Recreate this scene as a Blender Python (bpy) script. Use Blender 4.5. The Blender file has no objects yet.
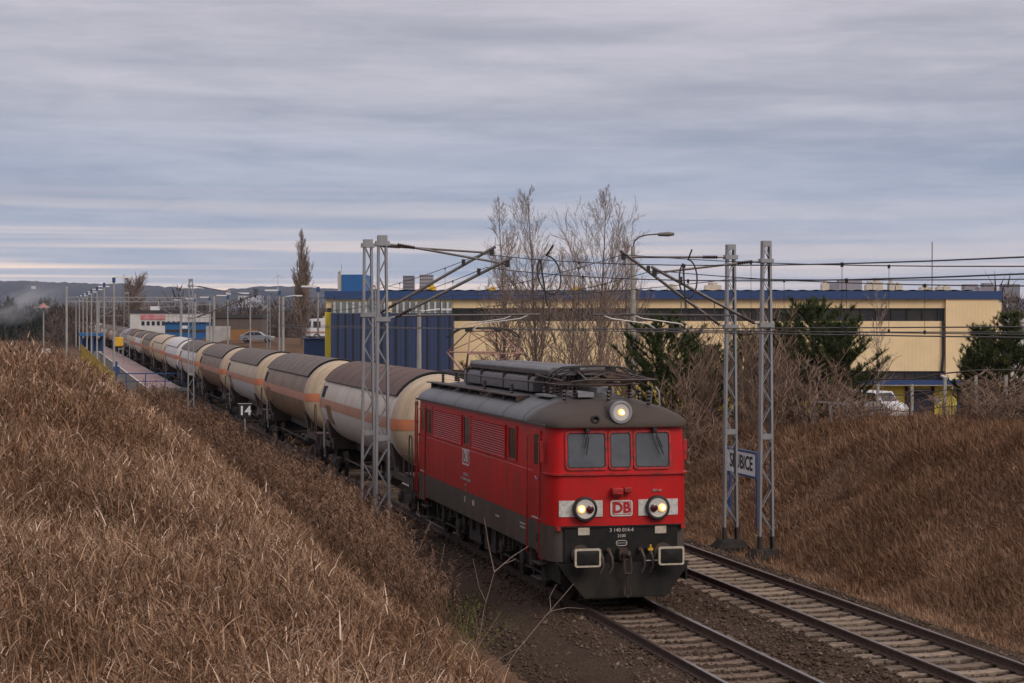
import bpy, math, random
import numpy as np
from mathutils import Vector, Matrix
random.seed(4)
C = bpy.context.scene
COL = C.collection
R = math.radians
# ---------------------------------------------------------------- camera, sky, sun, exposure
cd = bpy.data.cameras.new('camera'); cam = bpy.data.objects.new('camera', cd); COL.objects.link(cam)
CAM = np.array([-11.011, -37.288, 5.74]); YAW = .226; PIT = -.009; FPX = 1931.
cam.location = CAM; cam.rotation_euler = (math.pi/2 + PIT, 0, -YAW)
cd.sensor_width = 36; cd.lens = FPX/1024*36; cd.clip_start = .1; cd.clip_end = 30000
C.camera = cam
C.view_settings.view_transform = 'Standard'; C.view_settings.look = 'None'
C.view_settings.gamma = 1; C.view_settings.use_curve_mapping = False
C.view_settings.exposure = 0.3
C.cycles.max_bounces = 6; C.cycles.diffuse_bounces = 3; C.cycles.glossy_bounces = 3
C.cycles.volume_bounces = 0
SUN_EL, SUN_AZ = R(38), R(150)      # azimuth from +Y clockwise: behind the camera and to its right
sd = bpy.data.lights.new('sun', 'SUN'); sun = bpy.data.objects.new('sun', sd); COL.objects.link(sun)
sd.energy = 1.5; sd.angle = R(30); sd.color = (1, .88, .75)
sv = Vector((math.sin(SUN_AZ)*math.cos(SUN_EL), math.cos(SUN_AZ)*math.cos(SUN_EL), math.sin(SUN_EL)))
sun.rotation_euler = sv.to_track_quat('Z', 'Y').to_euler()
W = bpy.data.worlds.new('World'); C.world = W; W.use_nodes = True
nt = W.node_tree; nt.nodes.clear()
def N(t, typ, **kw):
    n = t.nodes.new(typ)
    for k, v in kw.items(): setattr(n, k, v)
    return n
def world():
    L = nt.links.new
    out = N(nt, 'ShaderNodeOutputWorld'); bg = N(nt, 'ShaderNodeBackground'); bg.inputs[1].default_value = .1
    sky = N(nt, 'ShaderNodeTexSky', sky_type='NISHITA', sun_disc=False, sun_elevation=SUN_EL, sun_rotation=SUN_AZ)
    tc = N(nt, 'ShaderNodeTexCoord'); sep = N(nt, 'ShaderNodeSeparateXYZ'); L(tc.outputs['Generated'], sep.inputs[0])
    def noise(sc, detail, rough, seed, warp=0):
        mp = N(nt, 'ShaderNodeMapping'); mp.inputs['Scale'].default_value = sc; mp.inputs['Location'].default_value = (seed, seed*.7, seed*.3)
        L(tc.outputs['Generated'], mp.inputs[0])
        n = N(nt, 'ShaderNodeTexNoise'); n.inputs['Scale'].default_value = 1; n.inputs['Detail'].default_value = detail
        n.inputs['Roughness'].default_value = rough; n.inputs['Distortion'].default_value = warp
        L(mp.outputs[0], n.inputs['Vector']); return n.outputs[0]
    def ramp(inp, stops):
        r = N(nt, 'ShaderNodeValToRGB'); r.color_ramp.interpolation = 'EASE'
        while len(r.color_ramp.elements) < len(stops): r.color_ramp.elements.new(.5)
        for e, (p, c) in zip(r.color_ramp.elements, stops): e.position = p; e.color = (*c, 1)
        L(inp, r.inputs[0]); return r.outputs[0]
    def mix(f, a, b, mode='MIX'):
        m = N(nt, 'ShaderNodeMix', data_type='RGBA', blend_type=mode)
        for s, v in ((0, f), (6, a), (7, b)):
            if hasattr(v, 'links'): L(v, m.inputs[s])
            elif isinstance(v, (int, float)): m.inputs[s].default_value = v
            else: m.inputs[s].default_value = (*v, 1)
        return m.outputs[2]
    def mr(inp, a, b, c, d):
        m = N(nt, 'ShaderNodeMapRange'); L(inp, m.inputs[0])
        for i, v in enumerate((a, b, c, d)): m.inputs[i+1].default_value = v
        return m.outputs[0]
    z = sep.outputs[2]
    elev = mr(z, 0, .2, 0, 1)
    # layered stratus: darker blue-grey undersides and paler lilac layers
    dark = ramp(elev, [(0, (.36, .38, .44)), (.12, (.265, .315, .425)), (.36, (.232, .268, .368)), (.6, (.29, .297, .36)), (1, (.365, .345, .385))])
    lite = ramp(elev, [(0, (.62, .53, .50)), (.12, (.50, .47, .51)), (.35, (.43, .445, .53)), (.65, (.51, .48, .53)), (1, (.52, .48, .515))])
    n1 = noise((5, 5, 62), 5, .55, 3.1, .3)
    n2 = noise((2.2, 2.2, 26), 4, .5, 8.3, .2); n4 = noise((17, 17, 95), 7, .66, 5.9, .5)
    f = ramp(mix(.22, mix(.5, n1, n2), n4), [(.33, (0, 0, 0)), (.67, (1, 1, 1))])
    col = mix(f, dark, lite)
    # a warm break near the horizon
    n3 = noise((2.0, 2.0, 150), 3, .5, 1.7, .15)
    br = ramp(n3, [(.42, (0, 0, 0)), (.6, (1, 1, 1))])
    band = ramp(mr(z, 0, .1, 0, 1), [(.0, (.6, .6, .6)), (.25, (1, 1, 1)), (.5, (.25, .25, .25)), (.8, (0, 0, 0))])
    side = mr(sep.outputs[0], -.1, .45, 1, .25)
    f3 = mix(1, mix(1, br, band, 'MULTIPLY'), side, 'MULTIPLY')
    col = mix(f3, col, (.98, .74, .58))
    up = mr(z, .15, .9, 1.0, 1.9)
    col = mix(1, col, up, 'MULTIPLY')
    col = mix(1, col, (10, 10, 10), 'MULTIPLY')
    col = mix(.93, sky.outputs[0], col)
    L(col, bg.inputs[0]); L(bg.outputs[0], out.inputs[0])
world()

# ---------------------------------------------------------------- helpers
def ray(px, py):
    fw = np.array([math.sin(YAW)*math.cos(PIT), math.cos(YAW)*math.cos(PIT), math.sin(PIT)])
    r = np.array([math.cos(YAW), -math.sin(YAW), 0]); u = np.cross(r, fw)
    return fw + r*(px-512)/FPX - u*(py-341.5)/FPX
def at(px, d, z=None, py=None):
    """ground point d metres away towards picture column px"""
    v = ray(px, 324 if py is None else py); p = CAM + v*d
    if z is not None: p[2] = z
    return Vector(p)
def ss(a, b, x):
    t = np.clip((np.asarray(x, float)-a)/(b-a), 0, 1); return t*t*(3-2*t)
def xo(Y):   # the line bends gently to the left far away
    Y = np.asarray(Y, float)
    return -.0098*np.where(Y > 95, Y-75, np.where(Y > 55, (Y-55)**2/80, 0)) - .00004*np.clip(Y-230, 0, 420)**2
def zo(Y):   # and climbs a little
    Y = np.asarray(Y, float)
    return .0055*np.where(Y > 130, Y-100, np.where(Y > 70, (Y-70)**2/120, 0))*np.where(Y < 800, 1, 800/np.maximum(Y, 1))

class MB:
    def __init__(s): s.v = []; s.f = []; s.m = []
    def add(s, vs, fs, m=0):
        o = len(s.v); s.v += [tuple(map(float, v)) for v in vs]; s.f += [tuple(i+o for i in f) for f in fs]; s.m += [m]*len(fs); return s
    def box(s, a, b, m=0, M=None):
        (x0, y0, z0), (x1, y1, z1) = a, b
        vs = [(x0,y0,z0),(x1,y0,z0),(x1,y1,z0),(x0,y1,z0),(x0,y0,z1),(x1,y0,z1),(x1,y1,z1),(x0,y1,z1)]
        if M is not None: vs = [M @ Vector(v) for v in vs]
        return s.add(vs, [(0,3,2,1),(4,5,6,7),(0,1,5,4),(1,2,6,5),(2,3,7,6),(3,0,4,7)], m)
    def bar(s, p, q, w, h, m=0):
        """square bar from p to q"""
        p, q = Vector(p), Vector(q); d = q-p; L = d.length
        up = Vector((0, 0, 1)) if abs(d.normalized().z) < .98 else Vector((0, 1, 0))
        x = d.cross(up).normalized(); y = x.cross(d).normalized()
        M = Matrix((( x.x, d.x/L, y.x, p.x), (x.y, d.y/L, y.y, p.y), (x.z, d.z/L, y.z, p.z), (0,0,0,1)))
        return s.box((-w/2, 0, -h/2), (w/2, L, h/2), m, M)
    def tube(s, pts, r, n=6, m=0, caps=True):
        pts = [Vector(p) for p in pts]; k = len(pts)
        rs = r if isinstance(r, (list, tuple)) else [r]*k
        rings = []; prev = None
        for i, p in enumerate(pts):
            d = (pts[min(i+1, k-1)]-pts[max(i-1, 0)])
            if d.length < 1e-9: d = Vector((0, 0, 1))
            d.normalize()
            if prev is None:
                a = Vector((0, 0, 1)) if abs(d.z) < .9 else Vector((1, 0, 0)); x = d.cross(a).normalized()
            else:
                x = prev - d*prev.dot(d); x = x.normalized() if x.length > 1e-6 else d.orthogonal().normalized()
            prev = x; y = d.cross(x)
            rings.append([p + (x*math.cos(t)+y*math.sin(t))*rs[i] for t in (2*math.pi*j/n for j in range(n))])
        return s.loft(rings, True, caps, m)
    def loft(s, rings, closed=True, caps=True, m=0):
        n = len(rings[0]); vs = [v for r in rings for v in r]; fs = []
        for i in range(len(rings)-1):
            for j in range(n if closed else n-1):
                k = (j+1) % n; fs.append((i*n+j, i*n+k, (i+1)*n+k, (i+1)*n+j))
        if caps and closed:
            fs.append(tuple(range(n))[::-1]); fs.append(tuple((len(rings)-1)*n+j for j in range(n)))
        return s.add(vs, fs, m)
    def cyl(s, p, q, r, n=12, m=0, r2=None): return s.tube([p, q], [r, r if r2 is None else r2], n, m)
    def lathe(s, c, ax, prof, n=20, m=0, caps=True):
        """prof: (distance along ax, radius)"""
        ax = Vector(ax).normalized(); x = ax.orthogonal().normalized(); y = ax.cross(x); c = Vector(c)
        return s.loft([[c+ax*d+(x*math.cos(2*math.pi*j/n)+y*math.sin(2*math.pi*j/n))*max(r, 1e-4) for j in range(n)] for d, r in prof], True, caps, m)
    def prism(s, poly, a, b, f, m=0):
        """poly of 2D points, f(u,v,t)->3D, from t=a to t=b"""
        return s.loft([[f(u, v, a) for u, v in poly], [f(u, v, b) for u, v in poly]], True, True, m)
    def pieces(s):
        par = list(range(len(s.v)))
        def find(a):
            while par[a] != a: par[a] = par[par[a]]; a = par[a]
            return a
        for f in s.f:
            for i in f[1:]: par[find(i)] = find(f[0])
        isl = {}
        for i in range(len(s.v)): isl.setdefault(find(i), []).append(i)
        ks = list(isl); lo = np.array([np.min([s.v[i] for i in isl[k]], 0) for k in ks]); hi = np.array([np.max([s.v[i] for i in isl[k]], 0) for k in ks]); sz = (hi-lo).max(1)
        gp = np.maximum(0, np.maximum(lo[:, None]-hi[None], lo[None]-hi[:, None])); near = np.sqrt((gp**2).sum(2)) <= np.maximum(.02, .5*np.maximum(sz[:, None], sz[None]))
        grp = list(range(len(ks)))
        def fg(a):
            while grp[a] != a: a = grp[a]
            return a
        for a in range(len(ks)):
            for b in np.nonzero(near[a])[0]: grp[fg(int(b))] = fg(a)
        root = {k: fg(i) for i, k in enumerate(ks)}; out = {}
        for f, m in zip(s.f, s.m):
            g = out.setdefault(root[find(f[0])], (MB(), {})); t, mp = g
            for i in f:
                if i not in mp: mp[i] = len(t.v); t.v.append(s.v[i])
            t.f.append(tuple(mp[i] for i in f)); t.m.append(m)
        return [t for t, _ in out.values()]
    def build(s, name, mats, parent=None, loc=None, smooth=40, bevel=0):
        if parent is not None and len(s.f) < 6000:
            ps = s.pieces()
            if 1 < len(ps) <= 60: return [p.make(name, mats, parent, loc, smooth, bevel) for p in ps][0]
        return s.make(name, mats, parent, loc, smooth, bevel)
    def make(s, name, mats, parent=None, loc=None, smooth=40, bevel=0):
        me = bpy.data.meshes.new(name); me.from_pydata(s.v, [], s.f)
        mats = mats if isinstance(mats, (list, tuple)) else [mats]
        for m in mats: me.materials.append(m)
        if len(mats) > 1: me.polygons.foreach_set('material_index', s.m)
        import bmesh
        bm = bmesh.new(); bm.from_mesh(me); bmesh.ops.recalc_face_normals(bm, faces=bm.faces); bm.to_mesh(me); bm.free()
        if smooth:
            me.shade_smooth(); me.set_sharp_from_angle(angle=R(smooth))
        o = bpy.data.objects.new(name, me); COL.objects.link(o)
        if parent: o.parent = parent
        if loc is not None: o.location = loc
        if bevel:
            b = o.modifiers.new('bevel', 'BEVEL'); b.width = bevel; b.segments = 2; b.limit_method = 'ANGLE'; b.angle_limit = R(40)
        return o
def tag(o, label=None, cat=None, group=None, kind=None):
    if label: o['label'] = label
    if cat: o['category'] = cat
    if group: o['group'] = group
    if kind: o['kind'] = kind
    return o
def empty(name, label, cat, loc=(0,0,0), rz=0, group=None):
    o = bpy.data.objects.new(name, None); COL.objects.link(o); o.location = loc; o.rotation_euler = (0, 0, rz); o.empty_display_size = .2
    return tag(o, label, cat, group)
def kids(o): return [c for c in bpy.data.objects if c.parent == o]
def copy_tree(o, parent=None, skip=()):
    c = o.copy(); COL.objects.link(c); c.parent = parent
    for ch in kids(o):
        if ch.name.split('.')[0] not in skip: copy_tree(ch, c, skip)
    return c
def text_obj(name, body, size, mat, parent, M, extrude=.002, bold=0, spacing=1.0):
    """lettering turned into a mesh; M places its XY plane"""
    cu = bpy.data.curves.new(name, 'FONT'); cu.body = body; cu.size = size; cu.extrude = extrude; cu.offset = bold
    cu.align_x = 'CENTER'; cu.align_y = 'CENTER'; cu.space_character = spacing; cu.resolution_u = 3
    t = bpy.data.objects.new(name, cu); COL.objects.link(t)
    me = bpy.data.meshes.new_from_object(t.evaluated_get(bpy.context.evaluated_depsgraph_get()))
    bpy.data.objects.remove(t); bpy.data.curves.remove(cu)
    me.materials.clear(); me.materials.append(mat)
    me.transform(M)
    o = bpy.data.objects.new(name, me); COL.objects.link(o); o.parent = parent
    return o
def frameM(o, x, y):
    x = Vector(x).normalized(); y = Vector(y).normalized(); z = x.cross(y)
    return Matrix(((x.x, y.x, z.x, o[0]), (x.y, y.y, z.y, o[1]), (x.z, y.z, z.z, o[2]), (0,0,0,1)))

# ---------------------------------------------------------------- materials
def mat(name, col, rough=.6, metal=0, col2=None, scale=6, stretch=(1,1,1), lo=.4, hi=.65, col3=None, scale3=2, fac3=.6,
        bump=0, bscale=40, spec=.5, coat=0, rnd=0, emit=None, estr=0, coords='Object'):
    m = bpy.data.materials.new(name); m.use_nodes = True; t = m.node_tree; L = t.links.new
    b = t.nodes['Principled BSDF']; b.inputs['Roughness'].default_value = rough; b.inputs['Metallic'].default_value = metal
    b.inputs['Specular IOR Level'].default_value = spec; b.inputs['Coat Weight'].default_value = coat
    tc = N(t, 'ShaderNodeTexCoord')
    def noise(sc, st, det=5):
        mp = N(t, 'ShaderNodeMapping'); mp.inputs['Scale'].default_value = st; L(tc.outputs[coords], mp.inputs[0])
        n = N(t, 'ShaderNodeTexNoise'); n.inputs['Scale'].default_value = sc; n.inputs['Detail'].default_value = det
        n.inputs['Roughness'].default_value = .6; L(mp.outputs[0], n.inputs['Vector']); return n.outputs[0]
    def rng(o, a, b_):
        q = N(t, 'ShaderNodeMapRange'); q.inputs[1].default_value = a; q.inputs[2].default_value = b_; L(o, q.inputs[0]); return q.outputs[0]
    def mx(f, a, c):
        q = N(t, 'ShaderNodeMix', data_type='RGBA')
        if hasattr(f, 'links'): L(f, q.inputs[0])
        else: q.inputs[0].default_value = f
        for i, v in ((6, a), (7, c)):
            if hasattr(v, 'links'): L(v, q.inputs[i])
            else: q.inputs[i].default_value = (*v, 1)
        return q.outputs[2]
    c = col
    if col2 is not None: c = mx(rng(noise(scale, stretch), lo, hi), c, col2)
    if col3 is not None:
        mm = N(t, 'ShaderNodeMath', operation='MULTIPLY'); mm.inputs[1].default_value = fac3
        L(rng(noise(scale3, (1,1,1), 6), .45, .62), mm.inputs[0]); c = mx(mm.outputs[0], c, col3)
    if rnd:
        oi = N(t, 'ShaderNodeObjectInfo'); q = N(t, 'ShaderNodeMapRange'); L(oi.outputs['Random'], q.inputs[0])
        q.inputs[3].default_value = 1-rnd; q.inputs[4].default_value = 1+rnd
        h = N(t, 'ShaderNodeHueSaturation'); L(q.outputs[0], h.inputs['Value'])
        if hasattr(c, 'links'): L(c, h.inputs['Color'])
        else: h.inputs['Color'].default_value = (*c, 1)
        c = h.outputs[0]
    if hasattr(c, 'links'): L(c, b.inputs['Base Color'])
    else: b.inputs['Base Color'].default_value = (*c, 1)
    if bump:
        bn = N(t, 'ShaderNodeBump'); bn.inputs['Strength'].default_value = bump; bn.inputs['Distance'].default_value = .05
        L(noise(bscale, (1,1,1), 4), bn.inputs['Height']); L(bn.outputs[0], b.inputs['Normal'])
    if emit: b.inputs['Emission Color'].default_value = (*emit, 1); b.inputs['Emission Strength'].default_value = estr
    return m
def tint_mat(name, stops, rough=.8, trans=0, patch=None):
    """colour from each blade's own 'tint' value, with large patches of another growth"""
    m = bpy.data.materials.new(name); m.use_nodes = True; t = m.node_tree; L = t.links.new
    b = t.nodes['Principled BSDF']; b.inputs['Roughness'].default_value = rough; b.inputs['Specular IOR Level'].default_value = .08
    a = N(t, 'ShaderNodeAttribute', attribute_name='tint')
    r = N(t, 'ShaderNodeValToRGB')
    while len(r.color_ramp.elements) < len(stops): r.color_ramp.elements.new(.5)
    for e, (p, c) in zip(r.color_ramp.elements, stops): e.position = p; e.color = (*c, 1)
    L(a.outputs['Fac'], r.inputs[0]); out = r.outputs[0]
    if patch:
        tc = N(t, 'ShaderNodeTexCoord'); n = N(t, 'ShaderNodeTexNoise'); n.inputs['Scale'].default_value = patch[1]; n.inputs['Detail'].default_value = 4
        L(tc.outputs['Object'], n.inputs['Vector']); q = N(t, 'ShaderNodeMapRange'); q.inputs[1].default_value = .42; q.inputs[2].default_value = .6; q.inputs[4].default_value = patch[2]
        L(n.outputs[0], q.inputs[0]); x = N(t, 'ShaderNodeMix', data_type='RGBA', blend_type='MULTIPLY'); L(q.outputs[0], x.inputs[0]); L(out, x.inputs[6]); x.inputs[7].default_value = (*patch[0], 1); out = x.outputs[2]
    L(out, b.inputs['Base Color'])
    return m
M = {}
M['red'] = mat('red_paint', (.50, .007, .010), .42, 0, (.36, .010, .010), 3, (1, 1, .35), .45, .75, (.24, .022, .015), 1.1, .4, spec=.3)
M['red_trim'] = mat('red_trim', (.44, .010, .012), .45, 0, (.15, .02, .015), 9)
M['skirt'] = mat('grey_skirt_paint', (.088, .076, .067), .6, 0, (.052, .043, .037), 3, (1, 1, .3), .4, .7, (.10, .07, .05), 6, .5, spec=.25)
M['apron'] = mat('black_apron_paint', (.008, .008, .008), .6, 0, (.016, .014, .012), 5, spec=.25)
M['plough'] = mat('dirty_plough', (.011, .0105, .010), .75, 0, (.024, .019, .015), 4, (1, 1, .5), spec=.2)
M['roof'] = mat('loco_roof', (.066, .067, .071), .45, .1, (.045, .042, .042), 2.5, (1, 1, 1), .4, .7, (.10, .094, .09), 5, .4)
M['roof_sooty'] = mat('sooty_roof_end', (.075, .055, .045), .6, 0, (.05, .04, .035), 3, (1, 1, 1), .35, .7)
M['roofbox'] = mat('roof_box_grey', (.10, .105, .115), .5, .1, (.055, .05, .05), 4, (1, 1, 2), .4, .7, (.12, .07, .04), 7, .3)
M['equip'] = mat('roof_equipment', (.045, .04, .038), .6, .3, (.10, .05, .03), 12)
M['copper'] = mat('pinkish_arm_paint', (.33, .16, .13), .55, 0, (.2, .1, .08), 10)
M['rust'] = mat('dark_rusty_steel', (.035, .025, .02), .75, .1, (.06, .035, .022), 7, bump=.2, bscale=30)
M['under'] = mat('underframe_grime', (.022, .018, .016), .8, 0, (.045, .032, .024), 5, bump=.2, bscale=20)
def soot_ends(m, c, soot):
    t = m.node_tree; b = t.nodes['Principled BSDF']; L = t.links.new; old = b.inputs['Base Color'].links[0].from_socket
    tc = N(t, 'ShaderNodeTexCoord'); sp = N(t, 'ShaderNodeSeparateXYZ'); L(tc.outputs['Object'], sp.inputs[0])
    n = N(t, 'ShaderNodeTexNoise'); n.inputs['Scale'].default_value = 1.6; n.inputs['Detail'].default_value = 5; L(tc.outputs['Object'], n.inputs['Vector'])
    a = N(t, 'ShaderNodeMath', operation='MULTIPLY_ADD'); L(n.outputs[0], a.inputs[0]); a.inputs[1].default_value = 2.4; L(sp.outputs[1], a.inputs[2])
    q = N(t, 'ShaderNodeMapRange', interpolation_type='SMOOTHSTEP'); L(a.outputs[0], q.inputs[0]); q.inputs[1].default_value = c; q.inputs[2].default_value = c-1.6
    x = N(t, 'ShaderNodeMix', data_type='RGBA'); L(q.outputs[0], x.inputs[0]); L(old, x.inputs[6]); x.inputs[7].default_value = (*soot, 1); L(x.outputs[2], b.inputs['Base Color'])
    rr = N(t, 'ShaderNodeMapRange'); L(q.outputs[0], rr.inputs[0]); rr.inputs[3].default_value = .42; rr.inputs[4].default_value = .75; L(rr.outputs[0], b.inputs['Roughness'])
soot_ends(M['roof'], 4.4, (.05, .035, .026))
def brake_dust(m, z0, z1, amt, c):
    t = m.node_tree; b = t.nodes['Principled BSDF']; L = t.links.new; old = b.inputs['Base Color'].links[0].from_socket
    tc = N(t, 'ShaderNodeTexCoord'); sp = N(t, 'ShaderNodeSeparateXYZ'); L(tc.outputs['Object'], sp.inputs[0])
    mp = N(t, 'ShaderNodeMapping'); mp.inputs['Scale'].default_value = (2.2, 2.2, .25); L(tc.outputs['Object'], mp.inputs[0])
    n = N(t, 'ShaderNodeTexNoise'); n.inputs['Scale'].default_value = 2.4; n.inputs['Detail'].default_value = 6; L(mp.outputs[0], n.inputs['Vector'])
    q = N(t, 'ShaderNodeMapRange'); L(sp.outputs[2], q.inputs[0]); q.inputs[1].default_value = z1; q.inputs[2].default_value = z0; q.inputs[3].default_value = .14; q.inputs[4].default_value = 1
    p = N(t, 'ShaderNodeMapRange'); L(n.outputs[0], p.inputs[0]); p.inputs[1].default_value = .33; p.inputs[2].default_value = .7; p.inputs[4].default_value = amt
    y = N(t, 'ShaderNodeMapRange'); L(sp.outputs[1], y.inputs[0]); y.inputs[1].default_value = .9; y.inputs[2].default_value = 1.5; y.inputs[3].default_value = .42
    a = N(t, 'ShaderNodeMath', operation='MULTIPLY'); L(q.outputs[0], a.inputs[0]); L(p.outputs[0], a.inputs[1]); e = N(t, 'ShaderNodeMath', operation='MULTIPLY'); L(a.outputs[0], e.inputs[0]); L(y.outputs[0], e.inputs[1])
    x = N(t, 'ShaderNodeMix', data_type='RGBA'); L(e.outputs[0], x.inputs[0]); L(old, x.inputs[6]); x.inputs[7].default_value = (*c, 1); L(x.outputs[2], b.inputs['Base Color'])
brake_dust(M['red'], 1.5, 3.0, .75, (.10, .036, .022)); brake_dust(M['skirt'], .9, 1.9, .95, (.055, .038, .027))
M['glass'] = mat('cab_glass', (.075, .08, .085), .06, 0, (.05, .052, .055), 2.2, spec=.9)  # grey of the mirrored sky is put into the pane's base colour
M['side_glass'] = mat('side_glass', (.022, .021, .02), .1, 0, spec=.6)
M['gasket'] = mat('window_gasket', (.012, .012, .012), .7)
M['white'] = mat('white_paint', (.55, .54, .52), .5, 0, (.38, .36, .33), 14)
M['cream_edge'] = mat('cream_paint', (.50, .45, .36), .5, 0, (.33, .27, .2), 14)
M['offwhite'] = mat('faded_lettering', (.38, .35, .33), .6)
M['logo_red'] = mat('logo_red', (.35, .01, .012), .45)
M['ring'] = mat('lamp_ring', (.012, .012, .013), .5)
M['dish'] = mat('lamp_dish', (.50, .49, .46), .4)
M['bulb'] = mat('lit_bulb', (1, .75, .35), .3, emit=(1, .50, .12), estr=.85)
M['bulb2'] = mat('lit_bulb_core', (1, .9, .6), .3, emit=(1, .72, .32), estr=1.7)
M['redlens'] = mat('dark_red_lens', (.05, .004, .006), .15, spec=.7)
M['ballast_stone'] = tint_mat('ballast_stone', [(0, (.030, .019, .013)), (.45, (.078, .053, .038)), (.8, (.135, .10, .076)), (1, (.23, .185, .15))], .9)
M['ballast'] = mat('ballast_bed', (.046, .031, .022), .95, 0, (.088, .062, .045), 22, lo=.42, hi=.6, col3=(.045, .029, .02), scale3=.8, bump=.8, bscale=26, spec=.05)
M['earth'] = mat('earth', (.115, .068, .042), .95, 0, (.08, .047, .03), .6, col3=(.13, .085, .055), scale3=.05, bump=.5, bscale=6, spec=.05)
M['sleeper'] = mat('concrete_sleeper', (.195, .150, .112), .9, 0, (.095, .068, .05), 5, col3=(.25, .205, .165), scale3=3, fac3=.5, bump=.2, rnd=.28, spec=.1)
M['rail_side'] = mat('rail_rust', (.05, .03, .022), .85, 0, (.085, .05, .034), 9)
M['rail_top'] = mat('rail_running_face', (.33, .30, .29), .28, .9, (.2, .15, .13), 8)
M['rail_dull'] = mat('rail_dull_face', (.20, .165, .145), .4, .7, (.12, .085, .07), 8)
M['mast'] = mat('galvanised_mast', (.27, .275, .29), .5, .35, (.20, .20, .205), 3, (1, 1, .3), .4, .7)
M['mast_foot'] = mat('tarred_mast_foot', (.02, .019, .019), .7)
M['tube'] = mat('cantilever_tube', (.075, .07, .07), .5, .4, (.12, .10, .09), 12)
M['alu'] = mat('aluminium_arm', (.42, .40, .39), .4, .5)
M['insul'] = mat('brown_insulator', (.035, .018, .014), .3, spec=.6)
M['wire'] = mat('wire', (.028, .026, .026), .6, .3)
M['contact'] = mat('contact_wire', (.06, .05, .045), .5, .4)
M['concrete'] = mat('concrete', (.28, .265, .24), .9, 0, (.2, .185, .165), 1.5, (1, 1, .4), col3=(.35, .33, .3), scale3=4)
M['foundation'] = mat('foundation', (.034, .030, .027), .95, 0, (.022, .019, .017), 5, spec=.1)
M['pole'] = mat('grey_pole', (.30, .295, .285), .7, 0, (.22, .21, .2), 4, (1, 1, .2))
M['lamp_head'] = mat('lamp_head_white', (.62, .62, .63), .4)
M['lamp_dark'] = mat('lamp_head_dark', (.12, .11, .10), .5)
M['blue'] = mat('blue_paint', (.016, .048, .15), .5, 0, (.02, .05, .14), 3)
M['blue_light'] = mat('bright_blue', (.012, .10, .27), .5, 0, (.016, .085, .22), 2)
M['black'] = mat('black_sign', (.012, .012, .014), .5)
M['signwhite'] = mat('sign_white', (.68, .68, .69), .45)
M['yellow'] = mat('yellow_paint', (.62, .38, .015), .55, 0, (.5, .28, .015), 4)
M['olive'] = mat('yellow_fence_paint', (.30, .20, .025), .65, 0, (.2, .14, .02), 3)
M['paver'] = mat('pink_pavers', (.24, .155, .145), .85, 0, (.19, .125, .115), 3, col3=(.28, .2, .19), scale3=.5)
M['bark'] = mat('grey_bark', (.14, .11, .09), .9, 0, (.09, .068, .054), 8)
M['twig'] = mat('bare_twigs', (.23, .175, .14), .9, 0, (.16, .118, .093), 3)
M['twig_pale'] = mat('pale_twig', (.27, .20, .16), .8, 0, (.2, .14, .11), 9)
M['shrub'] = mat('shrub_twigs', (.22, .145, .10), .9, 0, (.14, .09, .062), 2)
M['needles'] = tint_mat('pine_needles', [(0, (.030, .044, .016)), (.5, (.075, .098, .038)), (.85, (.13, .155, .062)), (1, (.20, .18, .08))], .7)
M['grass_near'] = tint_mat('dry_reed_grass', [(0, (.08, .040, .022)), (.3, (.19, .110, .064)), (.6, (.335, .210, .130)), (.84, (.52, .365, .25)), (1, (.74, .60, .48))], .7, patch=((.66, .58, .52), .3, .7))
M['grass_slope'] = tint_mat('withered_slope_grass', [(0, (.13, .072, .042)), (.4, (.275, .165, .10)), (.75, (.385, .25, .162)), (1, (.60, .44, .31))], .8, patch=((.8, .72, .66), .3, .5))
M['plume'] = tint_mat('dry_plumes', [(0, (.045, .024, .015)), (.5, (.14, .080, .050)), (1, (.31, .195, .128))], .8)
M['greenbush'] = tint_mat('small_green_bush', [(0, (.05, .058, .014)), (1, (.14, .155, .035))], .7)
M['deadleaf'] = tint_mat('dead_leaves', [(0, (.06, .02, .014)), (.7, (.17, .06, .03)), (1, (.35, .17, .05))], .7)
M['farwood'] = tint_mat('far_wood', [(0, (.012, .018, .012)), (.45, (.03, .036, .024)), (.55, (.06, .045, .036)), (1, (.12, .09, .075))], .9)

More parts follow.
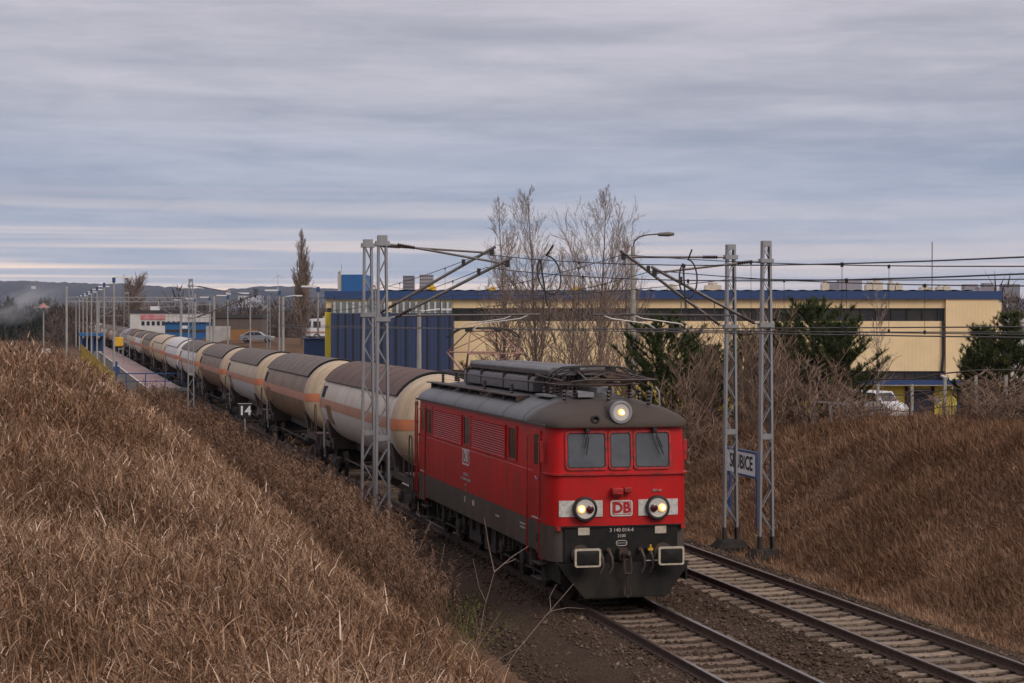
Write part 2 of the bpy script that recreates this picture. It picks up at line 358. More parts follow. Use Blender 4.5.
# ---------------------------------------------------------------- blades: many thin bent leaves in one mesh (numpy)
def blades(name, P, h, lean, az, w, tint, mat_, seg=3, droop=1.0, parent=None):
    """P (n,3) roots, h length, lean angle from vertical at the root, az direction, w width"""
    n = len(P); rng = np.random.default_rng(len(P))
    t = np.linspace(0, 1, seg+1)
    ang = lean[:, None] + droop*(t[None, :]**1.5)*lean[:, None]*1.1
    ds = h[:, None]/seg
    hx = np.zeros((n, seg+1)); hz = np.zeros((n, seg+1))
    for i in range(1, seg+1):
        a = .5*(ang[:, i]+ang[:, i-1]); hx[:, i] = hx[:, i-1]+np.sin(a)*ds[:, 0]; hz[:, i] = hz[:, i-1]+np.cos(a)*ds[:, 0]
    ca, sa = np.cos(az), np.sin(az)
    cx = P[:, 0:1]+hx*ca[:, None]; cy = P[:, 1:2]+hx*sa[:, None]; cz = P[:, 2:3]+hz
    fa = az+np.pi/2+rng.normal(0, .6, n); wx = np.cos(fa)*w; wy = np.sin(fa)*w
    tw = (1-t**2*.95)*.5
    V = np.empty((n, seg+1, 2, 3))
    V[:, :, 0, 0] = cx-wx[:, None]*tw; V[:, :, 0, 1] = cy-wy[:, None]*tw; V[:, :, 0, 2] = cz
    V[:, :, 1, 0] = cx+wx[:, None]*tw; V[:, :, 1, 1] = cy+wy[:, None]*tw; V[:, :, 1, 2] = cz
    nv = n*(seg+1)*2
    base = (np.arange(n)*(seg+1)*2)[:, None, None]
    q = np.array([[2*i, 2*i+1, 2*i+3, 2*i+2] for i in range(seg)])[None]
    F = (base+q).reshape(-1, 4)
    return raw(name, V.reshape(-1, 3), F, mat_, np.repeat(tint, (seg+1)*2), parent)
def raw(name, V, F, mat_, tint=None, parent=None, smooth=False):
    me = bpy.data.meshes.new(name); k = F.shape[1]
    me.vertices.add(len(V)); me.vertices.foreach_set('co', np.ascontiguousarray(V, dtype=np.float32).ravel())
    me.loops.add(F.size); me.loops.foreach_set('vertex_index', np.ascontiguousarray(F, dtype=np.int32).ravel())
    me.polygons.add(len(F)); me.polygons.foreach_set('loop_start', np.arange(0, F.size, k, dtype=np.int32))
    me.update(calc_edges=True); me.validate()
    if tint is not None:
        a = me.attributes.new('tint', 'FLOAT', 'POINT'); a.data.foreach_set('value', np.ascontiguousarray(tint, dtype=np.float32))
    me.materials.append(mat_)
    if smooth: me.shade_smooth()
    o = bpy.data.objects.new(name, me); COL.objects.link(o)
    if parent: o.parent = parent
    return o

# ---------------------------------------------------------------- ground
def vnoise(X, Y, s, seed):
    rng = np.random.default_rng(seed); G = rng.random((64, 64))
    x = np.asarray(X)/s; y = np.asarray(Y)/s; i = np.floor(x).astype(int); j = np.floor(y).astype(int)
    u = x-i; v = y-j; u = u*u*(3-2*u); v = v*v*(3-2*v)
    g = lambda a, b: G[a % 64, b % 64]
    return (g(i, j)*(1-u)+g(i+1, j)*u)*(1-v)+(g(i, j+1)*(1-u)+g(i+1, j+1)*u)*v
def ground_h(X, Y):
    X = np.asarray(X, float); Y = np.asarray(Y, float)
    xp = X-xo(Y); zt = zo(Y)
    cl = -.45+zt*.9 + (3.55+1.8*ss(-27, 4, Y))*(1-ss(4, 84, Y))
    cr = -.4 + zt*.6 + 4.2*(1-ss(-14, 72, Y))
    def smin(a, b, k=.5): hh = np.clip(.5+.5*(b-a)/k, 0, 1); return b*(1-hh)+a*hh-k*hh*(1-hh)
    bump = (vnoise(X, Y, 2.3, 1)-.5)*.28+(vnoise(X, Y, 7, 2)-.5)*.4
    left = smin(-.62+zt+.74*np.maximum(0, -4.0-1.5*ss(15, 55, Y)-xp), np.maximum(cl, -.62+zt), .9)
    right = smin(-.62+zt+.72*np.maximum(0, xp-7.3), np.maximum(cr, -.62+zt), .9)
    right = right*(1-ss(17, 42, xp)) + (-.8)*ss(17, 42, xp)
    right = right+3.4*ss(150, 205, Y)*ss(8.2, 11.5, xp)*(1-ss(75, 120, xp))*(1-ss(420, 560, Y))
    h = np.where(xp < 1.5, left, right)
    slope = np.clip((np.abs(xp-1.6)-6)/3, 0, 1)
    far = 1-ss(300, 900, np.hypot(X, Y))
    return h*far + -.8*(1-far) + bump*slope*far - .0*X
def axis(a, fine0, fine1, step, b, grow=1.18):
    xs = list(np.arange(fine0, fine1+1e-6, step)); s = step; x = fine1
    while x < b: s *= grow; x += s; xs.append(x)
    s = step; x = fine0; pre = []
    while x > a: s *= grow; x -= s; pre.append(x)
    return np.array(pre[::-1]+xs)
gx = axis(-3000, -18, 22, .4, 4400); gy = axis(-300, -45, 130, .8, 5800)
GX, GY = np.meshgrid(gx, gy, indexing='ij'); GZ = ground_h(GX, GY)
idx = np.arange(GX.size).reshape(GX.shape)
F = np.stack([idx[:-1, :-1], idx[1:, :-1], idx[1:, 1:], idx[:-1, 1:]], -1).reshape(-1, 4)
tag(raw('ground', np.stack([GX, GY, GZ], -1).reshape(-1, 3), F, M['earth'], smooth=True), kind='structure')
# ballast bed of both tracks, one swept section
bsec = [(-3.3, -.68), (-2.6, -.52), (-1.7, -.26), (-1.4, -.215), (-1.0, -.22), (-.45, -.225), (.45, -.225), (1.0, -.22), (1.5, -.215), (1.95, -.3), (2.4, -.215), (2.95, -.22), (3.5, -.25), (4.4, -.25), (4.95, -.22), (5.35, -.21), (5.7, -.25), (6.6, -.57), (7.0, -.70)]
lift = lambda x, y: (.055 if -1.9 < x < -.6 else 0)
bys = list(np.arange(-60, 120, 1.0))+list(np.arange(120, 700, 8.))
mb = MB(); mb.loft([[(x+xo(y), y, z+zo(y)+lift(x, y)+(random.uniform(-.02, .02))) for x, z in bsec] for y in bys], False, False)
tag(mb.build('ballast_bed', M['ballast'], smooth=60), kind='structure')

# ---------------------------------------------------------------- track
def rail(x0, label, top):
    sec = [(-.036, 0), (.036, 0), (.036, -.035), (.012, -.05), (.012, -.135), (.07, -.15), (.07, -.168), (-.07, -.168), (-.07, -.15), (-.012, -.135), (-.012, -.05), (-.036, -.035)]
    ys = list(np.arange(-60, 60, 6.))+list(np.arange(60, 700, 8.))
    a = MB(); a.loft([[(x0+xo(y)+x, y, z+zo(y)) for x, z in sec] for y in ys], True, True)
    a.m = [0]*len(a.f)
    k = len(sec)
    for i in range(len(ys)-1): a.m[i*k] = 1
    return tag(a.build('rail', [M['rail_side'], top], smooth=30), label, 'rail')
rail(-.7525, 'rail on the camera side of the track the train runs on', M['rail_top'])
rail(.7525, 'rail on the far side of the track the train runs on', M['rail_top'])
rail(3.1975, 'near rail of the empty second track right of the train', M['rail_dull'])
rail(4.7025, 'far rail of the empty second track beside the slope', M['rail_dull'])
def sleeper_mesh():
    a = MB(); st = []
    for x, hw, z in [(-1.25, .13, -.20), (-1.2, .145, -.172), (-.5, .14, -.172), (-.3, .12, -.192), (.3, .12, -.192), (.5, .14, -.172), (1.2, .145, -.172), (1.25, .13, -.20)]:
        st.append([(x, -hw, z-.16), (x, -hw, z-.02), (x, -hw+.025, z), (x, hw-.025, z), (x, hw, z-.02), (x, hw, z-.16)])
    a.loft(st, True, True); return a
M['sleeper_dirty'] = mat('dirty_sleeper', (.135, .098, .072), .9, 0, (.075, .053, .039), 5, col3=(.19, .15, .118), scale3=3, fac3=.5, bump=.2, rnd=.28, spec=.1)
def sleepers(x0, label, group, sm='sleeper'):
    root = None
    for i, y in enumerate(np.arange(-20.6, 44, .62)):
        if root is None:
            o = root = empty('sleeper', label, 'sleeper', group=group)
            sleeper_mesh().build('concrete_beam', M[sm], o)
            c = MB()
            for sx in (-.7525, .7525):
                for dx in (-.11, .11):
                    c.box((sx+dx-.035, -.06, -.172), (sx+dx+.035, .06, -.14)); c.cyl((sx+dx, 0, -.14), (sx+dx, 0, -.105), .02, 6)
            c.build('rail_clip', M['rail_side'], o)
        else: o = copy_tree(root)
        o.location = (x0+xo(y)+random.uniform(-.02, .02), y+random.uniform(-.02, .02), zo(y)+random.uniform(-.012, .006)); o.rotation_euler = (0, 0, random.uniform(-.012, .012))
sleepers(0, 'dirty concrete sleeper under the track the train runs on', 'sleepers of the train track', 'sleeper_dirty')
sleepers(3.95, 'dirty concrete sleeper under the empty second track', 'sleepers of the empty track')

# ballast stones near the camera
def stones():
    rng = np.random.default_rng(5)
    ico = np.array([(1,0,0),(-1,0,0),(0,1,0),(0,-1,0),(0,0,1),(0,0,-1)], float)
    fc = np.array([(0,2,4),(2,1,4),(1,3,4),(3,0,4),(2,0,5),(1,2,5),(3,1,5),(0,3,5)])
    n = 52000
    y = -19+np.abs(rng.beta(1., 1.5, n))*52; x = rng.uniform(-3.5, 7.0, n)
    sx = np.array([b[0] for b in bsec]); sz = np.array([b[1] for b in bsec])
    z = np.interp(x, sx, sz)+rng.uniform(-.01, .025, n)+np.where((x < -.7) & (x > -1.8), .05, 0)
    s = rng.lognormal(math.log(.033), .38, n)
    V = ico[None]*s[:, None, None]*rng.uniform(.55, 1.25, (n, 6, 1))*np.array([1, 1, .75])+rng.normal(0, .12, (n, 6, 3))*s[:, None, None]
    a = rng.uniform(0, 6.28, n); c, q = np.cos(a)[:, None], np.sin(a)[:, None]
    X = V[:, :, 0]*c-V[:, :, 1]*q; Yv = V[:, :, 0]*q+V[:, :, 1]*c
    V = np.stack([X+x[:, None]+xo(y)[:, None], Yv+y[:, None], V[:, :, 2]+z[:, None]], -1)
    F = (np.arange(n)[:, None, None]*6+fc[None]).reshape(-1, 3)
    patch = vnoise(x*1.0, y, 1.6, 9)
    tag(raw('ballast_stones', V.reshape(-1, 3), F, M['ballast_stone'], np.repeat(np.clip(rng.beta(2, 3.2, n)*.9+patch*.25-.05, 0, 1), 6)), 'brown crushed stone ballast between and beside the rails', 'ballast', kind='stuff')
stones()

# ---------------------------------------------------------------- locomotive
def outline(hw, ya, yb, cx=.32, cy=.62, bow=.05, n=7):
    """rounded plan outline, front at ya (bowed), rear at yb"""
    P = []
    for k in range(n+1):                    # front left corner
        t = k/n*math.pi/2; P.append((-hw+cx*(1-math.cos(t)**.8 if t < math.pi/2 else 1), ya+bow+cy*(1-math.sin(t)**.8)))
    P = P+[(-(hw-cx)*.5, ya+bow*.25), (0, ya)]
    left = P
    front = left+[(-x, y) for x, y in left[::-1][1:]]
    back = [(-x, ya+yb-y) for x, y in front]
    return front+back
LY0, LY1 = .63, 16.2
def make_loco():
    L = empty('electric_locomotive', 'red electric locomotive with dark roof and lit headlamps hauling the tank train', 'locomotive')
    Z = lambda z, o: [(x, y, z) for x, y in o]
    full = lambda d=0, e=0: outline(1.49-d, LY0+e, LY1-e)
    b = MB(); b.loft([Z(1.63, full()), Z(2.655, full(.004, .004)), Z(2.665, full(.012, .02)), Z(3.5, full(.025, .075)), Z(3.64, full(.03, .08))], True, True)
    b.build('body', M['red'], L, smooth=35)
    # belt ridge running round the cab fronts
    bl = MB()
    o1 = outline(1.535, LY0-.04, LY1+.04); o0 = outline(1.47, LY0+.02, LY1-.02)
    def arc(o, y): return [p for p in o]
    for lim in (0, 1):
        sel = [i for i, p in enumerate(o1) if (p[1] < 1.32 if lim == 0 else p[1] > LY1-.7)]
        rings = [[(o0[i][0], o0[i][1], 2.66), (o1[i][0], o1[i][1], 2.66), (o1[i][0], o1[i][1], 2.695), (o0[i][0], o0[i][1], 2.695)] for i in sel]
        bl.loft(rings, True, True)
    bl.build('belt_ridge', M['red_trim'], L)
    # grey skirt, lower at the ends
    s = MB(); s.loft([Z(1.02, full(.004, .004)), Z(1.627, full(.002, .002))], True, True)
    for ya, yb in ((LY0+.006, 2.4), (LY1-2.1, LY1-.006)):
        o = [p for p in full(.006, .006) if ya-.1 <= p[1] <= yb+.1]
        if ya < 5: o = [(-1.484, 1.95)]+o+[(1.484, 1.95)]; q = [(-1.484, 1.5)]+[p for p in full(.006, .006) if p[1] <= 2.5]+[(1.484, 1.5)]
        else: o = [(1.484, yb-1.7)]+o+[(-1.484, yb-1.7)]; q = [(1.484, yb-1.2)]+[p for p in full(.006, .006) if p[1] >= yb-1]+[(-1.484, yb-1.2)]
        k = min(len(o), len(q)); s.loft([Z(.9, q[:k]), Z(1.018, o[:k])], True, True)
    s.build('skirt', M['skirt'], L, smooth=35)
    ap = MB()
    ap.loft([[(x, LY0-.012+abs(x/1.17)*.018, z) for x in (-1.2, -.6, 0, .6, 1.2)]+[(x, LY0+.06, z) for x in (1.2, .6, 0, -.6, -1.2)] for z in (.885, 1.6)], True, True)
    ap.box((-1.32, LY0-.03, 1.6), (1.32, LY0+.1, 1.632)); ap.build('headstock', M['apron'], L)
    pk = MB()
    for x in (-1.33, 1.3): pk.box((x-.04, LY0-.06, 1.55), (x+.04, LY0+.1, 1.63))
    pk.build('lamp_bracket', M['red_trim'], L)
    # plough
    p = MB()
    poly = [(-1.38, .9), (1.38, .9), (1.28, .72), (.86, .2), (-.86, .2), (-1.28, .72)]
    rg = []
    for dy in (0, .04): rg.append([(x, .42+(.9-z)*-.16+dy, z) for x, z in poly])
    p.loft(rg, True, True)
    p.box((-1.36, .47, .5), (-1.32, 1.5, .89)); p.box((1.32, .47, .5), (1.36, 1.5, .89)); p.box((-.85, .3, .2), (.85, .36, .24))
    p.build('plough', M['plough'], L)
    # roof: lofted plan outlines, rear grey and both ends sooty
    rr = [(3.632, 1.525, .585), (3.68, 1.53, .58), (3.78, 1.49, .62), (3.88, 1.38, .72), (3.97, 1.23, .92), (4.06, 1.02, 1.25), (4.14, .77, 1.75), (4.20, .48, 2.4), (4.225, .2, 2.9)]
    r = MB(); r.loft([[(x, y, z) for x, y in outline(hw, y0, LY1-(y0-LY0), cx=min(.34, hw*.5), cy=.75, bow=.06)] for z, hw, y0 in rr], True, True)
    ro = r.build('roof', M['roof'], L, smooth=50)
    # give the long roof some subdivision free look: seams
    sm = MB()
    def arcs(y, off=.012, w=.035):
        pts = [(hw+off, z+off*.5) for z, hw, y0 in rr if z > 3.65]
        full_ = [(-a, z) for a, z in pts]+[(a, z) for a, z in pts[::-1]]
        sm.loft([[(a, y-w/2, z), (a, y+w/2, z)] for a, z in full_], False, False)
    for y in (2.9, 4.9, 7.6, 10.4, 13.2): arcs(y)
    sm.build('roof_seam', M['gasket'], ro, smooth=0)
    gt = MB()
    for sx in (-1, 1): gt.bar((sx*1.535, .95, 3.66), (sx*1.535, 15.9, 3.66), .03, .05)
    gt.build('rain_gutter', M['equip'], ro)
    # top lamp with its fairing
    f = MB(); f.lathe((0, .95, 3.94), (0, -1, 0), [(-.7, .1), (-.2, .24), (.2, .26), (.32, .25)], 20); f.build('lamp_fairing', M['roof_sooty'], ro)
    h = empty('headlight', None, None); h.parent = L
    t = MB(); t.lathe((-.02, .63, 3.94), (0, -1, 0), [(0, .235), (.05, .24), (.07, .225), (.07, .185), (.04, .175)], 24, caps=False); t.build('rim', M['mast'], h)
    t = MB(); t.lathe((-.02, .6, 3.94), (0, -1, 0), [(0, .19), (.025, .17), (.01, .02)], 24); t.build('reflector', M['dish'], h)
    t = MB(); t.lathe((-.02, .595, 3.94), (0, -1, 0), [(0, .075), (.03, .06), (.045, .0)], 14); t.build('lamp_lens', M['bulb'], h)
    t = MB(); t.lathe((-.0, .55, 3.93), (0, -1, 0), [(0, .045), (.012, .03), (.02, .0)], 10); t.build('lamp_filament', M['bulb2'], h)
    v = MB(); v.lathe((-.55, .72, 3.80), (0, -1, 0), [(0, .085), (.12, .085), (.125, .06), (.06, .055)], 14); v.build('roof_vent', M['gasket'], L)
    # lower headlights with white panels
    for sx in (-1, 1):
        g = MB(); x0, x1 = (-1.30, -.40) if sx < 0 else (.36, 1.22)
        pts = np.linspace(x0, x1, 6)
        yy = lambda x: LY0-.008+.05*.25*min(1, abs(x)/.585)+max(0, abs(x)-.585)/.585*.05*.9
        for dz0, dz1 in ((1.82, 2.15),):
            g.loft([[(x, yy(x)-.012, dz0), (x, yy(x)-.012, dz1), (x, yy(x)+.03, dz1), (x, yy(x)+.03, dz0)] for x in pts], True, True)
        g.build('white_panel', M['white'], L)
        hx = -.78 if sx < 0 else .76
        h = empty('headlight', None, None); h.parent = L; zc = 1.98
        t = MB(); t.lathe((hx, .66, zc), (0, -1, 0), [(0, .25), (.10, .255), (.125, .245), (.13, .22), (.11, .205)], 28, caps=False); t.build('rim', M['ring'], h)
        t = MB(); t.lathe((hx, .545, zc), (0, -1, 0), [(-.02, .205), (.0, .19), (-.02, .01)], 24); t.build('reflector', M['dish'], h)
        t = MB(); t.lathe((hx+sx*.085, .555, zc), (0, -1, 0), [(0, .082), (.02, .082), (.045, .06), (.055, .0)], 16); t.build('lamp_lens', M['bulb'], h)
        t = MB(); t.lathe((hx+sx*.09, .50, zc-.01), (0, -1, 0), [(0, .045), (.012, .035), (.02, .0)], 10); t.build('lamp_filament', M['bulb2'], h)
        t = MB(); t.lathe((hx-sx*.095, .55, zc), (0, -1, 0), [(0, .078), (.03, .078), (.04, .055), (.045, .0)], 16); t.build('tail_lens', M['redlens'], h)
    # cab windows: rounded panes in gaskets
    def rrect(x0, x1, z0, z1, r, n=4):
        P = []
        for cx, cz, a0 in ((x1-r, z1-r, 0), (x0+r, z1-r, 90), (x0+r, z0+r, 180), (x1-r, z0+r, 270)):
            for k in range(n+1): a = R(a0+90*k/n); P.append((cx+r*math.cos(a), cz+r*math.sin(a)))
        return P
    def front_y(x, z): return LY0+.02+(z-2.665)*.066+.045*min(1, abs(x)/1.17)**1.6
    for x0, x1 in ((-1.12, -.33), (-.225, .205), (.31, 1.04)):
        w = empty('cab_window', None, None); w.parent = L
        fr = MB(); rings = []
        for d, e in ((.0, .02), (.0, -.022), (-.05, -.022), (-.05, -.004)):
            pass
        outer = rrect(x0-.045, x1+.045, 2.765, 3.565, .09); inner = rrect(x0, x1, 2.81, 3.52, .06)
        fr.loft([[(x, front_y(x, z)+.03, z) for x, z in outer], [(x, front_y(x, z)-.034, z) for x, z in outer], [(x, front_y(x, z)-.034, z) for x, z in inner], [(x, front_y(x, z)-.0, z) for x, z in inner]], True, False)
        fr.build('window_frame', M['red_trim'], w)
        gk = MB(); i2 = rrect(x0+.02, x1-.02, 2.83, 3.50, .05)
        gk.loft([[(x, front_y(x, z)-.021, z) for x, z in inner], [(x, front_y(x, z)-.021, z) for x, z in i2]], True, False); gk.build('window_seal', M['gasket'], w)
        gl = MB(); gl.loft([[(x, front_y(x, z)+.02, z) for x, z in inner], [(x, front_y(x, z)-.017, z) for x, z in inner]], True, True); gl.build('glass_pane', M['glass'], w, smooth=0)
    for xa, xb in ((-.72, -.78), (.70, .86)):
        wp = MB(); y = .58
        wp.box((xa-.04, y-.03, 3.54), (xa+.04, y+.12, 3.62))
        wp.tube([(xa, y, 3.56), (xb, y+.0, 3.22)], .011, 5); wp.tube([(xa+.015, y-.01, 3.45), (xb+.02, y-.01, 3.08)], .013, 5); wp.build('wiper', M['gasket'], L)
    t = MB(); t.box((-.23, .46, 2.27), (.0, .64, 2.40)); t.box((.03, .50, 2.30), (.19, .64, 2.41)); t.box((-.21, .52, 2.22), (.0, .64, 2.265)); t.build('horn', M['red_trim'], L, bevel=.015)
    # DB emblem
    e = MB(); oo = rrect(-.235, .235, 1.815, 2.145, .06); ii = rrect(-.205, .205, 1.845, 2.115, .04)
    e.loft([[(x, LY0+.0, z) for x, z in oo], [(x, LY0-.018, z) for x, z in oo], [(x, LY0-.018, z) for x, z in ii], [(x, LY0-.006, z) for x, z in ii]], True, False)
    e.loft([[(x, LY0+.0, z) for x, z in ii[:]], [(x, LY0-.014, z) for x, z in ii]], True, True)
    em = e.build('emblem', [M['white'], M['white']], L, smooth=0)
    e = MB(); i3 = rrect(-.205, .205, 1.845, 2.115, .04); i4 = rrect(-.19, .19, 1.86, 2.10, .035)
    e.loft([[(x, LY0-.0165, z) for x, z in i3], [(x, LY0-.0165, z) for x, z in i4]], True, False); e.build('emblem_border', M['logo_red'], em, smooth=0)
    text_obj('lettering', 'DB', .29, M['logo_red'], em, frameM((0, LY0-.0165, 1.98), (1,0,0), (0,0,1)), .003, .012)
    text_obj('lettering', '3 140 014-4', .105, M['offwhite'], L, frameM((0, LY0-.018, 1.535), (1,0,0), (0,0,1)), .002, .002)
    text_obj('lettering', '2100', .085, M['offwhite'], L, frameM((0, LY0-.018, 1.415), (1,0,0), (0,0,1)), .002, .002)
    e = MB(); oo = rrect(-.12, .12, 1.21, 1.33, .06, 6); ii = rrect(-.105, .105, 1.225, 1.315, .045, 6)
    e.loft([[(x, LY0-.014, z) for x, z in oo], [(x, LY0-.024, z) for x, z in oo], [(x, LY0-.024, z) for x, z in ii], [(x, LY0-.014, z) for x, z in ii]], True, False); mk = e.build('maker_plate', M['offwhite'], L, smooth=0)
    text_obj('lettering', 'PAFAWAG', .045, M['offwhite'], mk, frameM((0, LY0-.018, 1.27), (1,0,0), (0,0,1)))
    text_obj('lettering', '3E/1-43', .065, M['offwhite'], L, frameM((.76, LY0-.004+.012, 2.33), (1,0,0), (0,0,1)), .012)
    for x in (-.8, .83):
        t = MB(); t.box((x-.12, LY0-.03, 1.45), (x+.12, LY0, 1.6)); t.build('inspection_plate', M['cream_edge'], L)
        t = MB()
        for k in range(3): t.box((x-.07+k*.055, LY0-.034, 1.5), (x-.05+k*.055, LY0-.031, 1.55))
        t.build('plate_mark', M['offwhite'], L)
    # buffers
    for end in (0, 1):
        for sx in (-1, 1):
            x = .875*sx; fy = (lambda d: d) if end == 0 else (lambda d: 16.83-d)
            bf = empty('buffer', None, None); bf.parent = L
            t = MB(); t.lathe((x, fy(.62), 1.06), (0, -1 if end == 0 else 1, 0), [(0, .2), (.05, .2), (.06, .13), (.32, .125), (.33, .10), (.6, .10)], 16); t.build('buffer_barrel', M['rust'], bf)
            t = MB(); P = rrect(x-.27, x+.27, .87, 1.24, .045); Pi = rrect(x-.232, x+.232, .908, 1.202, .03)
            t.loft([[(a, fy(.055), b_) for a, b_ in P], [(a, fy(.0), b_) for a, b_ in P], [(a, fy(.0), b_) for a, b_ in Pi]], True, True)
            bp = t.build('buffer_plate', M['cream_edge'], bf)
            t = MB(); t.loft([[(a, fy(-.004), b_) for a, b_ in Pi], [((a-x)*.8+x, fy(-.012), (b_-1.06)*.8+1.06) for a, b_ in Pi], [((a-x)*.2+x, fy(-.022), (b_-1.06)*.2+1.06) for a, b_ in Pi]], True, True); t.build('buffer_face', M['apron'], bp)
    # draw hook, screw coupling and hoses
    t = MB(); t.box((-.09, .45, .93), (.09, .62, 1.17)); t.tube([(0, .5, 1.06), (0, .18, 1.05), (0, .08, 1.1), (0, .1, 1.17)], [.05, .05, .045, .03], 8)
    t.tube([(-.06, .2, 1.05), (-.075, .16, .8), (-.06, .15, .70), (.06, .15, .70), (.075, .16, .8), (.06, .2, 1.05)], .026, 6); t.tube([(0, .17, .74), (0, .2, .35)], .02, 6)
    t.tube([(-.05, .2, .42), (-.07, .18, .28), (0, .18, .22), (.07, .18, .28), (.05, .2, .42)], .022, 6); t.build('coupler', M['rust'], L)
    for x, c in ((-.5, 'rust'), (.38, 'rust'), (.56, 'rust'), (-.3, 'rust')):
        t = MB(); t.tube([(x, .58, 1.14), (x, .47, 1.13), (x+.04, .40, 1.0), (x+.05, .39, .82), (x-.02, .40, .68), (x-.06, .46, .66)], .032, 7); t.cyl((x, .6, 1.14), (x, .5, 1.14), .05, 8); t.build('brake_hose', M['equip'], L)
    t = MB(); t.box((.52, .44, 1.12), (.62, .58, 1.17)); t.cyl((.57, .46, 1.15), (.57, .46, 1.24), .02, 6); t.build('brake_cock', M['yellow'], L)
    t = MB(); t.tube([(.45, .42, .92), (1.1, .42, .92)], .013, 5); t.build('coupling_rod', M['offwhite'], L)
    # ---- left side and right side fittings
    for s_ in (-1, 1):
        X = 1.49*s_; e_ = s_*.006
        def pane(y0, y1, z0, z1, name='side_window', glass='side_glass'):
            w = empty(name, None, None); w.parent = L
            t = MB()
            xo_ = lambda z: s_*(1.49-.012-(z-2.665)/.975*.018)
            for a, b_ in (((y0-.05, z0-.05), (y1+.05, z0)), ((y0-.05, z1), (y1+.05, z1+.05)), ((y0-.05, z0), (y0, z1)), ((y1, z0), (y1+.05, z1))):
                t.box((min(X-.05*s_, X+.014*s_), a[0], a[1]), (max(X-.05*s_, X+.014*s_), b_[0], b_[1]))
            t.build('window_frame', M['red_trim'], w)
            t = MB(); t.box((min(X-.04*s_, X-.003*s_), y0+.002, z0+.002), (max(X-.04*s_, X-.003*s_), y1-.002, z1-.002)); t.build('glass_pane', M[glass], w)
        def grille(y0, y1, z0, z1):
            g = MB(); a, b_ = sorted((X-.06*s_, X+.0*s_)); g.box((a, y0, z0), (b_, y1, z1)); gr = g.build('louvre_grille', M['gasket'], L)
            g = MB(); n = 13
            for k in range(n):
                z = z0+(k+.25)/n*(z1-z0); g.loft([[(X-.005*s_, y, z+.012), (X+.022*s_, y, z-.010), (X+.022*s_, y, z-.003), (X-.002*s_, y, z+.019)] for y in (y0+.02, y1-.02)], True, True)
            for y in (y0, y1): g.box((min(X-.02*s_, X+.024*s_), y-.03, z0-.03), (max(X-.02*s_, X+.024*s_), y+.03, z1+.03))
            for z in (z0-.03, z1): g.box((min(X-.02*s_, X+.024*s_), y0+.03, z), (max(X-.02*s_, X+.024*s_), y1-.03, z+.03))
            g.build('louvre_slats', M['red'], gr)
        for y0, y1 in ((13.72, 14.5), (8.66, 9.4), (3.72, 4.42)): pane(y0, y1, 2.79, 3.46)
        grille(9.66, 13.56, 2.76, 3.46); grille(4.78, 8.54, 2.76, 3.46)
        for end in (0, 1):
            fy = (lambda y: y) if end == 0 else (lambda y: LY0+LY1-y)
            d = empty('cab_door', None, None); d.parent = L
            t = MB(); ya, yb = sorted((fy(1.5), fy(2.16))); a, b_ = sorted((X-.03*s_, X+.008*s_)); t.box((a, ya, 1.72), (b_, yb, 3.54)); t.build('door_panel', M['red'], d, bevel=.006)
            t = MB(); a, b_ = sorted((X-.02*s_, X+.014*s_)); t.box((a, ya+.1, 2.82), (b_, yb-.14, 3.46)); t.build('door_window', M['side_glass'], d)
            t = MB(); y = fy(1.62); t.tube([(X+.01*s_, y, 2.52), (X+.05*s_, y, 2.52), (X+.05*s_, fy(1.74), 2.58)], .014, 6); t.build('door_handle', M['mast'], d)
            t = MB(); a, b_ = sorted((X, X+.03*s_)); t.box((a, ya-.02, 1.69), (b_, yb+.02, 1.715)); t.build('door_sill', M['offwhite'], d)
            for y in (1.34, 2.42):
                t = MB(); y = fy(y); t.tube([(X-.0*s_, y, 3.4), (X+.07*s_, y, 3.38), (X+.07*s_, y, .92), (X+.0*s_, y, .90)], .018, 6); t.build('handrail', M['red_trim'], L)
            t = MB(); ya, yb = sorted((fy(1.5), fy(2.3)))
            for z in (.42, .74):
                a, b_ = sorted((X-.22*s_, X+.02*s_)); t.box((a, ya, z), (b_, yb, z+.025))
            for y in (ya, yb): a, b_ = sorted((X-.06*s_, X-.04*s_)); t.box((a, y-.02, .4), (b_, y+.02, 1.02))
            t.build('cab_step', M['under'], L)
        t = MB(); a, b_ = sorted((X, X+.09*s_)); t.box((a, 1.16, 2.9), (b_, 1.2, 3.34)); t.build('mirror', M['red_trim'], L, bevel=.01)
        # emblem and small side inscriptions
        def sd(y, z): return frameM((X+.006*s_, y, z), (0, s_, 0), (0, 0, 1))
        t = MB(); oo = rrect(-.42, .42, -.2, .2, .06); ii = rrect(-.38, .38, -.16, .16, .04)
        t.loft([[(X, 9.17+u, 2.475+v) for u, v in oo], [(X+.008*s_, 9.17+u, 2.475+v) for u, v in oo], [(X+.008*s_, 9.17+u, 2.475+v) for u, v in ii], [(X, 9.17+u, 2.475+v) for u, v in ii]], True, False); em = t.build('emblem', M['white'], L, smooth=0)
        text_obj('lettering', 'DB', .38, M['white'], em, sd(9.17, 2.475), .003, .012)
        text_obj('lettering', '3 140 014-4', .12, M['offwhite'], L, sd(9.2, 2.04), .002); text_obj('lettering', '91 51 3 140 014-4 PL-DBSRP', .10, M['offwhite'], L, sd(9.2, 1.92), .002)
        text_obj('lettering', '3E/1', .10, M['offwhite'], L, sd(9.2, 1.78), .002); text_obj('lettering', '114 t', .09, M['offwhite'], L, sd(9.2, 1.66), .002)
